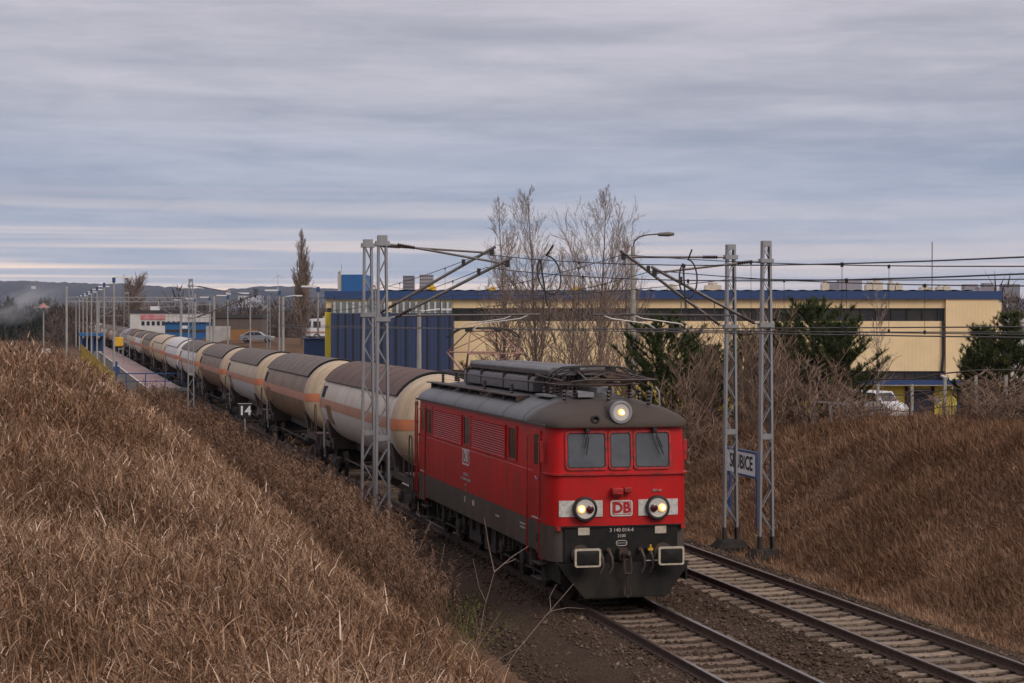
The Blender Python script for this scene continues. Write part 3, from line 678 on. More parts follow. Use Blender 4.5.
        for y, w, h in ((9.3, .1, .14), (8.3, .22, .13), (3.1, .5, .03), (3.1, .45, .03), (5.6, .4, .03)):
            t = MB(); a, b_ = sorted((X-.004*s_, X+.005*s_)); zz = 1.36 if h > .1 else (1.44 if w > .45 else 1.36); t.box((a, y-w/2, zz), (b_, y+w/2, zz+h)); t.build('stencil_mark', M['offwhite'] if w != .22 else M['cream_edge'], L)
        t = MB(); t.lathe((X, 1.75, 1.3), (s_, 0, 0), [(-.02, .1), (.02, .1), (.024, .0)], 14); t.build('socket_cover', M['gasket'], L)
        # pipes at the rear corner
        t = MB()
        for y in (15.75, 16.0): t.tube([(X+.03*s_, y, 3.6), (X+.05*s_, y, 3.0), (X+.05*s_, y, 1.1)], .02, 6)
        for z in (3.5, 3.0, 2.4, 1.8): t.box((min(X, X+.07*s_), 15.7, z), (max(X, X+.07*s_), 16.05, z+.03))
        t.build('corner_pipe', M['red_trim'], L)
    # ---- running gear
    for yc in (3.85, 12.98):
        bg = empty('bogie', None, None); bg.parent = L
        t = MB()
        for sx in (-1, 1):
            x = sx*1.13
            t.loft([[(x-.05, y, z0), (x+.05, y, z0), (x+.05, y, z1), (x-.05, y, z1)] for y, z0, z1 in ((yc-2.75, .72, .98), (yc-1.7, .6, .95), (yc-1.05, .78, .98), (yc-.4, .6, .95), (yc+.4, .6, .95), (yc+1.05, .78, .98), (yc+1.7, .6, .95), (yc+2.75, .72, .98))], True, True)
            for dy in (-2.1, 0, 2.1):
                t.box((x-.09+sx*.03, yc+dy-.2, .42), (x+.09+sx*.06, yc+dy+.2, .8)); t.lathe((x+sx*.1, yc+dy, .625), (sx, 0, 0), [(0, .17), (.1, .16), (.12, .1), (.125, 0)], 12)
                for k in (-1, 1):
                    t.lathe((x+sx*.06, yc+dy+k*.42, .58), (0, 0, 1), [(0, .1), (.04, .1), (.04, .075), (.08, .1), (.12, .075), (.16, .1), (.2, .075), (.24, .1), (.28, .1)], 10)
                t.box((x-.04, yc+dy+.6, .25), (x+.06, yc+dy+.75, .7)); t.tube([(x+sx*.02, yc+dy-.95, .92), (x+sx*.03, yc+dy-.75, .3)], .03, 5)
            t.tube([(x+sx*.15, yc-2.6, .5), (x+sx*.15, yc+2.6, .47)], .02, 5)
        t.build('bogie_frame', M['under'], bg)
        for dy in (-2.1, 0, 2.1):
            w = MB()
            for sx in (-1, 1): w.lathe((sx*.69, yc+dy, .625), (sx, 0, 0), [(0, .655), (.02, .655), (.03, .63), (.15, .62), (.15, .54), (.1, .5), (.1, .2), (.17, .16), (.17, 0)], 28)
            w.cyl((-.7, yc+dy, .625), (.7, yc+dy, .625), .09, 10); w.build('wheelset', M['rust'], bg)
    t = MB(); t.box((-.9, 1.1, .75), (.9, 15.7, 1.03)); t.box((-1.25, 6.9, .35), (-.4, 8.1, 1.0)); t.box((-1.25, 8.5, .4), (-.4, 9.9, 1.0)); t.box((.4, 6.9, .35), (1.25, 9.9, 1.0))
    for sx in (-1, 1):
        for y in (6.7, 8.3, 10.1): t.lathe((sx*1.1, y-.15, .75), (0, 1, 0), [(0, .0), (0, .16), (.3, .16), (.3, 0)], 12)
        for y in np.arange(2, 16, .9): t.box((sx*1.3-.03, y, .55+random.random()*.2), (sx*1.3+.03, y+.1+random.random()*.25, 1.02))
    t.build('underframe', M['under'], L)
    t = MB()
    for sx in (-1, 1):
        for y in (1.15, 15.7): t.tube([(sx*.75, y, .9), (sx*.75, y, .12)], .035, 6)
    t.build('sand_pipe', M['under'], L)
    # ---- roof equipment
    w = MB()
    for sx in (-1, 1):
        for y0, y1 in ((4.9, 8.6), (8.75, 12.4), (12.55, 16.0)): w.box((sx*1.06-.16, y0, 4.105), (sx*1.06+.16, y1, 4.135))
        for y in np.arange(4.9, 16, 1.3): w.box((sx*1.06-.15, y, 3.93), (sx*1.06+.15, y+.05, 4.104))
    w.build('roof_walkway', M['equip'], L)
    for sx in (-1, 1):
        t = MB(); x = sx*.38
        prof = [(-.38, 4.2), (.38, 4.2), (.38, 4.44), (.34, 4.53), (.2, 4.57), (-.2, 4.57), (-.34, 4.53), (-.38, 4.44)]
        t.prism(prof, 5.2, 13.0, lambda u, v, y: (x+u, y, v)); bx = t.build('resistor_box', M['roofbox'], L, smooth=60, bevel=.02)
        t = MB(); prof = [(-.31, 4.60), (.31, 4.60), (.33, 4.72), (.24, 4.79), (-.24, 4.79), (-.33, 4.72)]
        t.prism(prof, 3.95+.0*sx, 12.6, lambda u, v, y: (x+u*.95, y, v)); t.build('box_lid', M['roofbox'], bx, bevel=.02)
        t = MB()
        for y in (5.6, 8.2, 10.8, 12.6): t.box((x-.395, y, 4.2), (x+.395, y+.05, 4.59))
        for y in np.arange(5.4, 13, .45): t.box((x-.25, y, 4.56), (x+.25, y+.09, 4.61))
        for y in (4.3, 4.9): t.cyl((x-.2, y, 4.2), (x-.2, y, 4.6), .03, 6); t.cyl((x+.2, y, 4.2), (x+.2, y, 4.6), .03, 6)
        t.build('box_strap', M['equip'], bx)
    ins = lambda t, x, y, z0, z1, r=.06: t.lathe((x, y, z0), (0, 0, 1), [(k*(z1-z0)/8, r if k % 2 else r*.6) for k in range(9)], 10)
    def panto(yc, up):
        p = empty('pantograph', 'raised folding pantograph' if up else 'folded pantograph', None); p.parent = L
        t = MB()
        for sx in (-1, 1):
            for dy in (-.75, .75): ins(t, sx*.6, yc+dy, 4.17, 4.42)
        t.build('insulator', M['insul'], p)
        t = MB()
        for sx in (-1, 1): t.bar((sx*.6, yc-.95, 4.45), (sx*.6, yc+.95, 4.45), .07, .06)
        for dy in (-.8, .8): t.bar((-.7, yc+dy, 4.45), (.7, yc+dy, 4.45), .06, .06)
        t.box((-.15, yc-.3, 4.42), (.15, yc+.3, 4.58)); t.build('base_frame', M['rust'], p)
        zk, zh, sp = (4.96, 5.55, 1.45) if up else (4.60, 4.74, 2.2)
        t = MB()
        for q in (-1, 1):
            for sx in (-1, 1): t.tube([(sx*.55, yc+q*.35, 4.5), (sx*.72, yc+q*sp, zk)], [.032, .024], 6)
            t.tube([(-.74, yc+q*sp, zk), (.74, yc+q*sp, zk)], .022, 6); 
            if up: t.tube([(-.55, yc+q*.35, 4.5), (.72, yc+q*sp, zk)], .014, 5)
        t.build('lower_arm', M['copper'] if up else M['equip'], p)
        t = MB()
        for q in (-1, 1):
            for sx in (-1, 1): t.tube([(sx*.72, yc+q*sp, zk), (sx*.38, yc+q*.12, zh)], [.02, .016], 6)
            t.tube([(-.72, yc+q*sp, zk), (.38, yc+q*.12, zh)], .012, 5); t.tube([(.72, yc+q*sp, zk), (-.38, yc+q*.12, zh)], .012, 5)
        t.tube([(-.42, yc-.12, zh), (.42, yc-.12, zh)], .018, 5); t.tube([(-.42, yc+.12, zh), (.42, yc+.12, zh)], .018, 5); t.build('upper_arm', M['copper'] if up else M['equip'], p)
        t = MB()
        for dy in (-.2, .2):
            t.tube([(-.98, yc+dy, zh-.17), (-.82, yc+dy, zh-.03), (-.65, yc+dy, zh+.06), (-.3, yc+dy, zh+.09), (.3, yc+dy, zh+.09), (.65, yc+dy, zh+.06), (.82, yc+dy, zh-.03), (.98, yc+dy, zh-.17)], .022, 6)
        for sx in (-.4, .4): t.box((sx-.06, yc-.22, zh-.02), (sx+.06, yc+.22, zh+.08))
        t.build('collector_head', M['gasket'], p)
    panto(14.1, True); panto(2.85, False)
    t = MB()
    for x, y in ((-.3, 16.0), (.3, 15.9), (-.9, 15.2), (.9, 15.0), (-.7, 4.3), (.7, 4.6), (.85, 2.2), (-.85, 2.0), (0, 1.6), (.75, 1.2), (-.72, 3.6), (-.95, 6.5), (-.95, 9.5)): ins(t, x, y, 4.06 if abs(x) < .9 else 4.13, 4.36, .05)
    t.build('roof_insulator', M['insul'], L)
    t = MB()
    t.tube([(-.3, 16, 4.44), (-.9, 15.2, 4.46), (-.95, 9.5, 4.44), (-.95, 6.5, 4.44), (-.7, 4.3, 4.44), (-.72, 3.6, 4.44), (-.85, 2, 4.46), (0, 1.6, 4.46), (.85, 2.2, 4.46)], .017, 5)
    t.tube([(.75, 1.2, 4.44), (.6, 2.0, 4.6), (.3, 3.0, 4.55), (.7, 4.6, 4.46), (.9, 9, 4.46), (.9, 15, 4.46)], .017, 5)
    t.tube([(-.7, 4.3, 4.44), (-.4, 3.4, 4.68), (.1, 2.3, 4.72), (.6, 1.4, 4.55), (.75, 1.2, 4.44)], .014, 5)
    t.build('roof_busbar', M['equip'], L)
    t = MB(); t.tube([(.78, 1.15, 4.1), (.80, 1.08, 4.38), (.85, 1.0, 4.44), (.91, .98, 4.34), (.93, 1.0, 4.05)], .017, 7); t.build('cable_loop', M['mast'], L)
    t = MB(); t.box((-.55, 2.0, 4.2), (-.2, 3.2, 4.3)); t.box((.3, 3.6, 4.22), (.7, 4.6, 4.34)); t.box((-.9, 3.2, 4.16), (-.7, 4.4, 4.2)); t.build('roof_plate', M['mast'], L)
    return L
loco = make_loco()

# ---------------------------------------------------------------- tank wagons
def tank_mat(name, a, b, c, streak=1):
    m = mat(name, a, .55, 0, b, 3.2, (.12, 2.6, .16), .45, .66, c, .7, .7, spec=.35)
    return m
T_CREAM = tank_mat('cream_tank', (.47, .405, .315), (.30, .225, .15), (.37, .28, .18))
T_TAUPE = tank_mat('taupe_tank', (.17, .108, .060), (.235, .160, .098), (.11, .07, .041))
T_WHITE = tank_mat('white_tank', (.56, .55, .54), (.42, .40, .37), (.48, .44, .38))
T_YELL = tank_mat('sandy_tank', (.47, .36, .23), (.36, .27, .17), (.40, .32, .2))
T_GREY = tank_mat('grey_tank', (.26, .25, .25), (.18, .17, .17), (.2, .17, .15))
T_END = tank_mat('stained_cream_end', (.45, .37, .265), (.30, .225, .15), (.36, .26, .165))
S_BROWN = mat('brown_sunshield', (.13, .078, .060), .75, 0, (.098, .060, .047), 1.3, (1, 1, 1), .35, .7, (.10, .075, .07), 4, .4, rnd=.1, spec=.25)
S_DBROWN = mat('grey_brown_sunshield', (.125, .090, .070), .75, 0, (.085, .062, .05), 1.3, (1, .3, 1), .35, .7, (.12, .1, .085), 2, .5)
ORANGE = mat('orange_band', (.50, .17, .075), .6, 0, (.38, .16, .09), 3, (1, 1, 1), .4, .7)
ORANGE_DULL = mat('faded_orange_band', (.40, .19, .115), .65, 0, (.30, .15, .1), 3, (1, 1, 1), .4, .7)
TR, TZ = 1.5, 2.72
TB0, TB1 = 3.35, 20.55      # barrel ends along the wagon (front buffer at 0)
WL = 22.1
T_TWO = tank_mat('cream_over_white_tank', (.44, .36, .25), (.33, .25, .16), (.38, .29, .18))
def two_tone(m, zc, low):
    t = m.node_tree; b = t.nodes['Principled BSDF']; L = t.links.new; old = b.inputs['Base Color'].links[0].from_socket
    tc = N(t, 'ShaderNodeTexCoord'); sp = N(t, 'ShaderNodeSeparateXYZ'); L(tc.outputs['Object'], sp.inputs[0]); g = N(t, 'ShaderNodeMath', operation='LESS_THAN'); L(sp.outputs[2], g.inputs[0]); g.inputs[1].default_value = zc
    x = N(t, 'ShaderNodeMix', data_type='RGBA'); L(g.outputs[0], x.inputs[0]); L(old, x.inputs[6]); x.inputs[7].default_value = (*low, 1); L(x.outputs[2], b.inputs['Base Color'])
two_tone(T_TWO, TZ, (.44, .43, .42))
T_FIRST = tank_mat('offwhite_tank', (.52, .47, .40), (.36, .29, .21), (.43, .36, .27))
two_tone(T_FIRST, TZ-.1, (.50, .48, .44))
def arcpts(r, a0, a1, n, y): return [(r*math.cos(R(a0+(a1-a0)*k/n)), y, TZ+r*math.sin(R(a0+(a1-a0)*k/n))) for k in range(n+1)]
def make_wagon(detail=True):
    Wn = empty('tank_wagon', 'tank wagon', 'tank wagon', group='tank wagons of the train')
    n = 40 if detail else 20
    def ring(y, r): return [(r*math.cos(2*math.pi*k/n), y, TZ+r*math.sin(2*math.pi*k/n)) for k in range(n)]
    t = MB(); ys = [TB0, TB0+.02]+[TB0+(TB1-TB0)*k/8 for k in range(1, 8)]+[TB1]
    t.loft([ring(y, TR) for y in ys], True, False); t.build('tank_barrel', T_CREAM, Wn, smooth=60)
    t = MB()
    dome = [(0, 1.497), (.1, 1.488), (.25, 1.44), (.38, 1.35), (.5, 1.18), (.6, .93), (.66, .62), (.69, .3), (.7, .02)]
    t.loft([ring(TB0+.3, TR+.004), ring(TB0, TR+.004)]+[ring(TB0-d, r+.004) for d, r in dome], True, True)
    t.loft([ring(TB1-.3, TR+.004), ring(TB1, TR+.004)]+[ring(TB1+d, r+.004) for d, r in dome], True, True); t.build('tank_end', T_END, Wn, smooth=60)
    # orange band round the barrel, and round the ends
    def band(name, y0, y1, m, dy):
        b = MB()
        for a in (-6.4, 173.6):
            b.loft([arcpts(TR+.012, a, a+12.8, 4, y) for y in (y0, y1)], False, False)
        return b.build(name, m, Wn)
    band('orange_band', TB0+.3, TB1-.3, ORANGE_DULL, 0)
    b = MB()
    for ye, sg in ((TB0, -1), (TB1, 1)):
        rows = [(ye-sg*.3, TR+.016), (ye, TR+.016)]+[(ye+sg*d, r+.016) for d, r in dome[:6]]
        for side in (-1, 1):
            b.loft([[(side*math.sqrt(max(r*r-z*z, 0)), y+sg*.006, TZ+z) for z in (-.165, -.06, .06, .165)] for y, r in rows], False, False)
    b.build('end_band', ORANGE, Wn)
    # sun shield with a dark edge
    s = MB(); o = [arcpts(TR+.075, 33, 147, 18, y) for y in (TB0+.45, TB1-.15)]; i = [arcpts(TR+.045, 33, 147, 18, y) for y in (TB0+.45, TB1-.15)]
    s.loft([o[0], o[1]], False, False); s.loft([i[0], i[1]], False, False); sh = s.build('sun_shield', S_BROWN, Wn, smooth=60)
    e = MB()
    for y in (TB0+.45, TB1-.15): e.tube([(x, y, z) for x, _, z in arcpts(TR+.06, 33, 147, 18, y)], .028, 5)
    for a in (33, 147): p = arcpts(TR+.06, a, a, 1, 0)[0]; e.tube([(p[0], TB0+.45, p[2]), (p[0], TB1-.15, p[2])], .02, 5)
    e.build('shield_edge', M['gasket'], sh)
    if detail:
        e = MB()
        for y in np.linspace(TB0+2.5, TB1-2.2, 7): e.tube([(x, y, z) for x, _, z in arcpts(TR+.076, 33, 147, 14, y)], .006, 4)
        e.build('shield_seam', M['gasket'], sh)
        e = MB()
        for y in np.linspace(TB0+2.0, TB1-2.0, 6): e.loft([arcpts(TR+.006, -50, 33, 14, yy) for yy in (y-.012, y+.012)], False, False); e.loft([arcpts(TR+.006, 147, 230, 14, yy) for yy in (y-.012, y+.012)], False, False)
        e.build('weld_seam', T_TAUPE, Wn)
        for sx in (-1, 1):
            a = R(16); ca, sa = math.cos(a), math.sin(a); rr = TR+.008
            text_obj('lettering', '807', .66, M['apron'], Wn, frameM((sx*rr*ca, TB1-1.0, TZ+rr*sa), (0, sx, 0), (-sx*sa, 0, ca)), .006, .012)
            t = MB(); a = R(-14); ca, sa = math.cos(a), math.sin(a)
            t.box((-.6, -.35, 0), (.6, .35, .01), 0, frameM((sx*(TR+.002)*ca, TB1-2.6, TZ+TR*sa), (0, sx, 0), (-sx*sa, 0, ca))); t.build('data_panel', T_TAUPE, Wn)
    # frame, saddles, end platforms
    f = MB(); f.box((-.35, .62, .98), (.35, WL-.62, 1.28)); f.box((-1.35, .6, .95), (1.35, .8, 1.3)); f.box((-1.35, WL-.8, .95), (1.35, WL-.6, 1.3))
    for y in (4.4, 19.2):
        f.box((-1.2, y-.5, 1.0), (1.2, y+.5, 1.42)); f.prism([(-1.25, 1.4), (1.25, 1.4), (1.38, 2.1), (1.1, 1.8), (.6, 1.5), (-.6, 1.5), (-1.1, 1.8), (-1.38, 2.1)], y-.3, y+.3, lambda u, v, q: (u, q, v))
    for sx in (-1, 1): f.bar((sx*1.25, .8, 1.15), (sx*1.25, 4.0, 1.15), .08, .2); f.bar((sx*1.25, WL-.8, 1.15), (sx*1.25, WL-3, 1.15), .08, .2)
    f.build('underframe', M['rust'], Wn)
    for yc in (3.1, WL-2.6):
        bg = empty('bogie', None, None); bg.parent = Wn
        t = MB()
        for sx in (-1, 1):
            x = sx*1.02
            t.loft([[(x-.06, yc+d, z0), (x+.06, yc+d, z0), (x+.06, yc+d, z1), (x-.06, yc+d, z1)] for d, z0, z1 in ((-1.3, .5, .68), (-.7, .5, .72), (-.45, .32, .6), (.45, .32, .6), (.7, .5, .72), (1.3, .5, .68))], True, True)
            if detail:
                for d in (-.9, .9):
                    t.box((x-.1+sx*.03, yc+d-.16, .3), (x+.1+sx*.05, yc+d+.16, .66)); t.lathe((x+sx*.12, yc+d, .46), (sx, 0, 0), [(0, .13), (.06, .12), (.065, 0)], 10)
                    for k in (-.28, .28): t.cyl((x+sx*.03, yc+d+k, .3), (x+sx*.03, yc+d+k, .62), .07, 8)
        t.box((-1.0, yc-.2, .55), (1.0, yc+.2, .95)); t.build('bogie_frame', M['under'], bg)
        for d in (-.9, .9):
            w = MB(); nn = 22 if detail else 12
            for sx in (-1, 1): w.lathe((sx*.69, yc+d, .46), (sx, 0, 0), [(0, .49), (.03, .485), (.04, .46), (.13, .455), (.13, .38), (.09, .34), (.09, .14), (.15, .1), (.15, 0)], nn)
            w.cyl((-.7, yc+d, .46), (.7, yc+d, .46), .08, 8); w.build('wheelset', M['rust'], bg)
    if detail:
        for ye, sg in ((0, 1), (WL, -1)):
            for sx in (-1, 1):
                t = MB(); t.lathe((sx*.875, ye, 1.06), (0, sg, 0), [(0, .0), (.0, .23), (.04, .23), (.05, .1), (.35, .1), (.35, .14), (.62, .15)], 14); t.build('buffer', M['under'], Wn)
        t = MB(); t.box((-1.3, .7, 1.31), (1.3, 2.3, 1.35)); t.build('brake_platform', M['rust'], Wn)
        for sx in (-1, 1):
            t = MB(); x = sx*1.33; y = 1.0
            t.tube([(x, .85, .7), (x, .85, 2.35), (x, .95, 2.5), (x, 1.25, 2.5), (x, 1.35, 2.35), (x, 1.35, 1.3)], .022, 6); t.tube([(x, 1.35, 1.9), (x, 2.3, 1.9), (x, 2.3, 1.3)], .018, 5); t.tube([(x, .85, 1.9), (x, 1.35, 1.9)], .016, 5); t.build('platform_handrail', M['equip'], Wn)
            t = MB(); yl = TB1+.55; x = sx*1.22
            for d in (-.2, .2): t.tube([(x, yl+d, .55), (x, yl+d, 3.0)], .022, 6)
            for z in np.arange(.6, 3.0, .33): t.tube([(x, yl-.2, z), (x, yl+.2, z)], .014, 5)
            t.build('side_ladder', M['mast'], Wn)
            t = MB(); t.box((sx*1.28-.02, TB1+.1, .95), (sx*1.28+.02, TB1+.42, 1.9)); t.build('data_board', M['concrete'], Wn)
        t = MB(); t.tube([(0, 9, 1.2), (-1.1, 9, .7)], .06, 8); t.tube([(0, 14, 1.2), (1.1, 14, .7)], .06, 8); t.box((-.3, 10, .6), (.3, 12, .95)); t.tube([(-1.1, 6, .8), (-1.1, 16, .8)], .03, 5); t.cyl((-.7, 7.2, .75), (-.7, 8.6, .75), .2, 10); t.build('brake_gear', M['under'], Wn)
        t = MB(); t.tube([(0, 9.5, TZ+TR), (0, 9.5, TZ+TR+.05)], .35, 14); t.build('manhole', T_GREY, Wn)
    return Wn
def paint(w, tank, end, shield, bnd=None, ebnd=None):
    for ch in kids(w):
        k = ch.name.split('.')[0]
        m = {'tank_barrel': tank, 'tank_end': end, 'sun_shield': shield, 'orange_band': bnd, 'end_band': ebnd}.get(k)
        if m: ch.material_slots[0].link = 'OBJECT'; ch.material_slots[0].material = m
ordn = ['first', 'second', 'third', 'fourth', 'fifth', 'sixth', 'seventh', 'eighth', 'ninth', 'tenth', 'eleventh', 'twelfth', 'thirteenth', 'fourteenth', 'fifteenth', 'sixteenth', 'seventeenth', 'eighteenth', 'nineteenth', 'twentieth', 'twenty-first', 'twenty-second', 'twenty-third', 'twenty-fourth', 'twenty-fifth']
kinds = {'cream': (T_CREAM, T_END, S_BROWN, 'cream'), 'first': (T_FIRST, T_END, S_BROWN, 'off-white'), 'taupe': (T_TAUPE, T_END, S_DBROWN, 'dirty taupe'), 'pale': (T_WHITE, T_END, S_DBROWN, 'pale grey'), 'two': (T_TWO, T_END, S_DBROWN, 'cream over white'), 'white': (T_WHITE, T_WHITE, T_WHITE, 'white'), 'sandy': (T_YELL, T_YELL, T_YELL, 'sandy yellow'), 'grey': (T_GREY, T_GREY, T_GREY, 'plain grey')}
order = ['first', 'taupe', 'two', 'taupe', 'pale', 'white', 'sandy', 'taupe', 'pale', 'cream', 'grey', 'taupe', 'cream', 'taupe', 'pale', 'taupe', 'white', 'cream', 'white', 'taupe', 'sandy', 'white', 'cream', 'white']
near = make_wagon(True); far_w = None
ystart = 16.84
for i, kd in enumerate(order):
    if i == 0: w = near
    elif i < 9: w = copy_tree(near)
    elif far_w is None: w = far_w = make_wagon(False)
    else: w = copy_tree(far_w)
    tm, em_, sm_, word = kinds[kd]
    paint(w, tm, em_, sm_, ORANGE_DULL if kd not in ('white', 'sandy') else ORANGE_DULL, ORANGE)
    ya, yb = ystart+3, ystart+WL-3
    xa, xb = float(xo(ya)), float(xo(yb)); za, zb = float(zo(ya)), float(zo(yb))
    w.rotation_euler = (math.atan2(zb-za, yb-ya), 0, -math.atan2(xb-xa, yb-ya))
    sl = (xb-xa)/(yb-ya); w.location = (xa-sl*3, ystart, za-(zb-za)/(yb-ya)*3)
    shield = {'white': 'white shield', 'sandy': 'sandy shield', 'grey': 'no coloured shield'}.get(kd, 'brown sunshield')
    tag(w, f'{word} tank wagon with {shield} and orange band, {ordn[i]} wagon behind the locomotive' if kd != 'grey' else f'plain grey tank wagon with orange band, {ordn[i]} wagon behind the locomotive')
    ystart += WL*math.cos(math.atan(sl))

# ---------------------------------------------------------------- lattice masts
def make_mast(label, H=8.6, base=.43, top=.25, foot=True, name='lattice_mast', dep=.18):
    m = empty(name, label, 'mast', group='overhead line masts')
    for s_ in (-1, 1):
        t = MB()
        def w(z): return (base+(top-base)*z/H)/2
        # channel section leg: web outwards, flanges inwards
        sec = lambda z: [(s_*w(z), -dep/2, z), (s_*w(z), dep/2, z), (s_*(w(z)-.058), dep/2, z), (s_*(w(z)-.058), dep/2-.012, z), (s_*(w(z)-.012), dep/2-.012, z), (s_*(w(z)-.012), -dep/2+.012, z), (s_*(w(z)-.058), -dep/2+.012, z), (s_*(w(z)-.058), -dep/2, z)]
        t.loft([sec(.62), sec(H)], True, True); t.build('mast_leg', M['mast'], m, smooth=0)
        t = MB(); q = lambda z: [(a*1.012, b*1.04, z) for a, b, _ in sec(z)]
        t.loft([q(-.05), q(.64)], True, True); t.build('leg_foot', M['mast_foot'], m, smooth=0)
    t = MB(); z = .75; k = 0
    wz = lambda z: (base+(top-base)*z/H)/2-.03
    while z < H-.3:
        st = .62-.2*z/H; s_ = 1 if k % 2 else -1
        for yy in (-dep/2+.018, dep/2-.018):
            t.bar((-s_*wz(z), yy, z), (s_*wz(z+st), yy, z+st), .010, .022)
        z += st; k += 1
    t.build('lacing', M['mast'], m, smooth=0)
    t = MB()
    for z in (3.3, H-.07):
        for yy in (-dep/2-.006, dep/2-.006): t.box((-wz(z)-.028, yy, z-.075), (wz(z)+.028, yy+.012, z+.075))
    t.build('batten_plate', M['mast'], m, smooth=0)
    if foot:
        t = MB(); t.loft([[(x*s, y*s2, z) for x, y in ((-1,-1),(1,-1),(1,1),(-1,1))] for z, s, s2 in ((-.6, .46, .40), (.10, .46, .40), (.30, .31, .22))], True, True); t.build('mast_foundation', M['foundation'], m, smooth=0, bevel=.02)
    return m
def insul(t, p, q, n=7, r=.055):
    p, q = Vector(p), Vector(q); d = q-p; L = d.length
    t.lathe(p, d, [(L*k/(2*n), r if k % 2 else r*.5) for k in range(2*n+1)], 10)
def cantilever(mast, label, sgn, reach, zb, zt, dz_top, arm=True, yo=0):
    """tubular bracket: strut from low on the mast up to the wire, and a top tie; sgn: side of the mast"""
    c = empty('cantilever', label, 'bracket', mast.location, 0, 'cantilever brackets of the overhead line')
    x0 = sgn*.24; z0 = -mast.location.z
    tip = Vector((sgn*reach, 0, zt+z0)); lo = Vector((x0, 0, zb+z0)); hi = Vector((x0, 0, zt+z0+dz_top))
    d = (tip-lo)
    t = MB(); t.tube([lo+d*.17, tip+d*.03], .042, 8); t.build('strut_tube', M['tube'], c)
    t = MB(); insul(t, lo+d*.03, lo+d*.17); t.build('strut_insulator', M['insul'], c)
    e = tip-hi+Vector((0, 0, -.12)); t = MB(); t.tube([hi+e*.2, hi+e], .03, 8); t.build('tie_tube', M['tube'], c)
    t = MB(); insul(t, hi+e*.05, hi+e*.2); t.build('tie_insulator', M['insul'], c)
    t = MB(); t.tube([(0, 0, lo.z), lo+d*.04], .03, 6); t.tube([(0, 0, hi.z), hi+e*.06], .03, 6); t.box((-.2, -.12, lo.z-.06), (.2, .12, lo.z+.06)); t.box((-.18, -.12, hi.z-.06), (.18, .12, hi.z+.06)); t.build('mast_clamp', M['mast'], c)
    t = MB(); t.box((tip.x-.05, -.05, tip.z-.2), (tip.x+.05, .05, tip.z-.02)); t.box((tip.x-d.x*.25-.04, -.05, tip.z-d.z*.25-.02), (tip.x-d.x*.25+.04, .05, tip.z-d.z*.25+.16)); t.build('wire_clamp', M['gasket'], c)
    if arm:
        q = lo+d*.42; zc = 5.95+z0
        t = MB(); t.tube([(q.x, 0, q.z), (q.x, 0, zc)], .015, 5); t.tube([(sgn*.9, 0, zc+.02), (sgn*(reach+.9), 0, zc+.05)], .024, 7); t.build('register_tube', M['tube'], c)
        t = MB(); t.tube([(sgn*(reach+.55), 0, zc+.02), (sgn*(reach+.35), 0, zc-.06), (sgn*(reach-.7), 0, zc-.2), (sgn*(reach-.95), 0, zc-.36)], .018, 6); t.build('steady_arm', M['alu'], c)
    return c
def mast_at(m, x, y, z=-.55): m.location = (x, y, z); return m
mL1 = mast_at(make_mast('grey lattice mast beside the locomotive rear, nearer of the left pair', 8.62), -2.95, 13.0)
mL2 = mast_at(make_mast('grey lattice mast beside the first tank wagon, farther of the left pair', 8.62), -2.95, 15.5)
mR1 = mast_at(make_mast('nearer grey lattice mast of the pair by the station name board', 8.5), 7.1, 11.3)
mR2 = mast_at(make_mast('farther grey lattice mast of the pair by the station name board', 8.5), 6.95, 13.7)
mS = mast_at(make_mast('lone grey lattice mast left of the train between the kilometre post and the platform end', 8.9), -3.95, 78, -.5)
cantilever(mL1, 'long bracket on the nearer of the two masts left of the locomotive', 1, 3.38, 5.87, 7.46, .4)
cantilever(mL2, 'long bracket on the farther of the two masts left of the locomotive', 1, 3.5, 6.0, 7.85, .06)
cantilever(mR1, 'long bracket on the nearer of the two masts by the station name board', -1, 3.1, 5.72, 7.2, .22)
cantilever(mR2, 'long bracket on the farther of the two masts by the station name board', -1, 3.1, 5.66, 7.7, -.1)
cantilever(mS, 'bracket on the lone mast beside the kilometre post', 1, 3.8, 6.1, 7.5, .5, False)

# ---------------------------------------------------------------- overhead wires
def wire_pts(a, b, sag, n=24): a, b = Vector(a), Vector(b); return [a.lerp(b, k/n)-Vector((0, 0, sag*4*(k/n)*(1-k/n))) for k in range(n+1)]
def P(x, y, z): return (x+float(xo(y)), y, z+float(zo(y)))
def overhead(label, spans, zc=5.6, r=.011, step=7.0):
    """spans: [(x0,y0,zm0, x1,y1,zm1, sag, zc0, zc1)]"""
    o = empty('overhead_line', label, 'overhead wire', group='overhead contact lines')
    m = MB(); c = MB(); d = MB(); k = MB()
    for x0, y0, z0, x1, y1, z1, sag, c0, c1 in spans:
        w = wire_pts(P(x0, y0, z0), P(x1, y1, z1), sag); m.tube(w, r, 5)
        v = wire_pts(P(x0, y0, c0), P(x1, y1, c1), .03); c.tube(v, r*.9, 5)
        n = max(2, int(abs(y1-y0)/step))
        for j in range(1, n):
            f = (j+.35)/n*24; i = int(f); i = min(i, 23); a = w[i].lerp(w[i+1], f-i); b = v[i].lerp(v[i+1], f-i)
            d.tube([a, b], .005, 4)
            k.box(a-Vector((.014, .03, .05)), a+Vector((.014, .03, .02))); k.box(b-Vector((.012, .03, .02)), b+Vector((.012, .03, .05)))
    m.build('messenger_wire', M['wire'], o); c.build('contact_wire', M['contact'], o); d.build('dropper', M['wire'], o); k.build('dropper_clamp', M['gasket'], o)
    return o
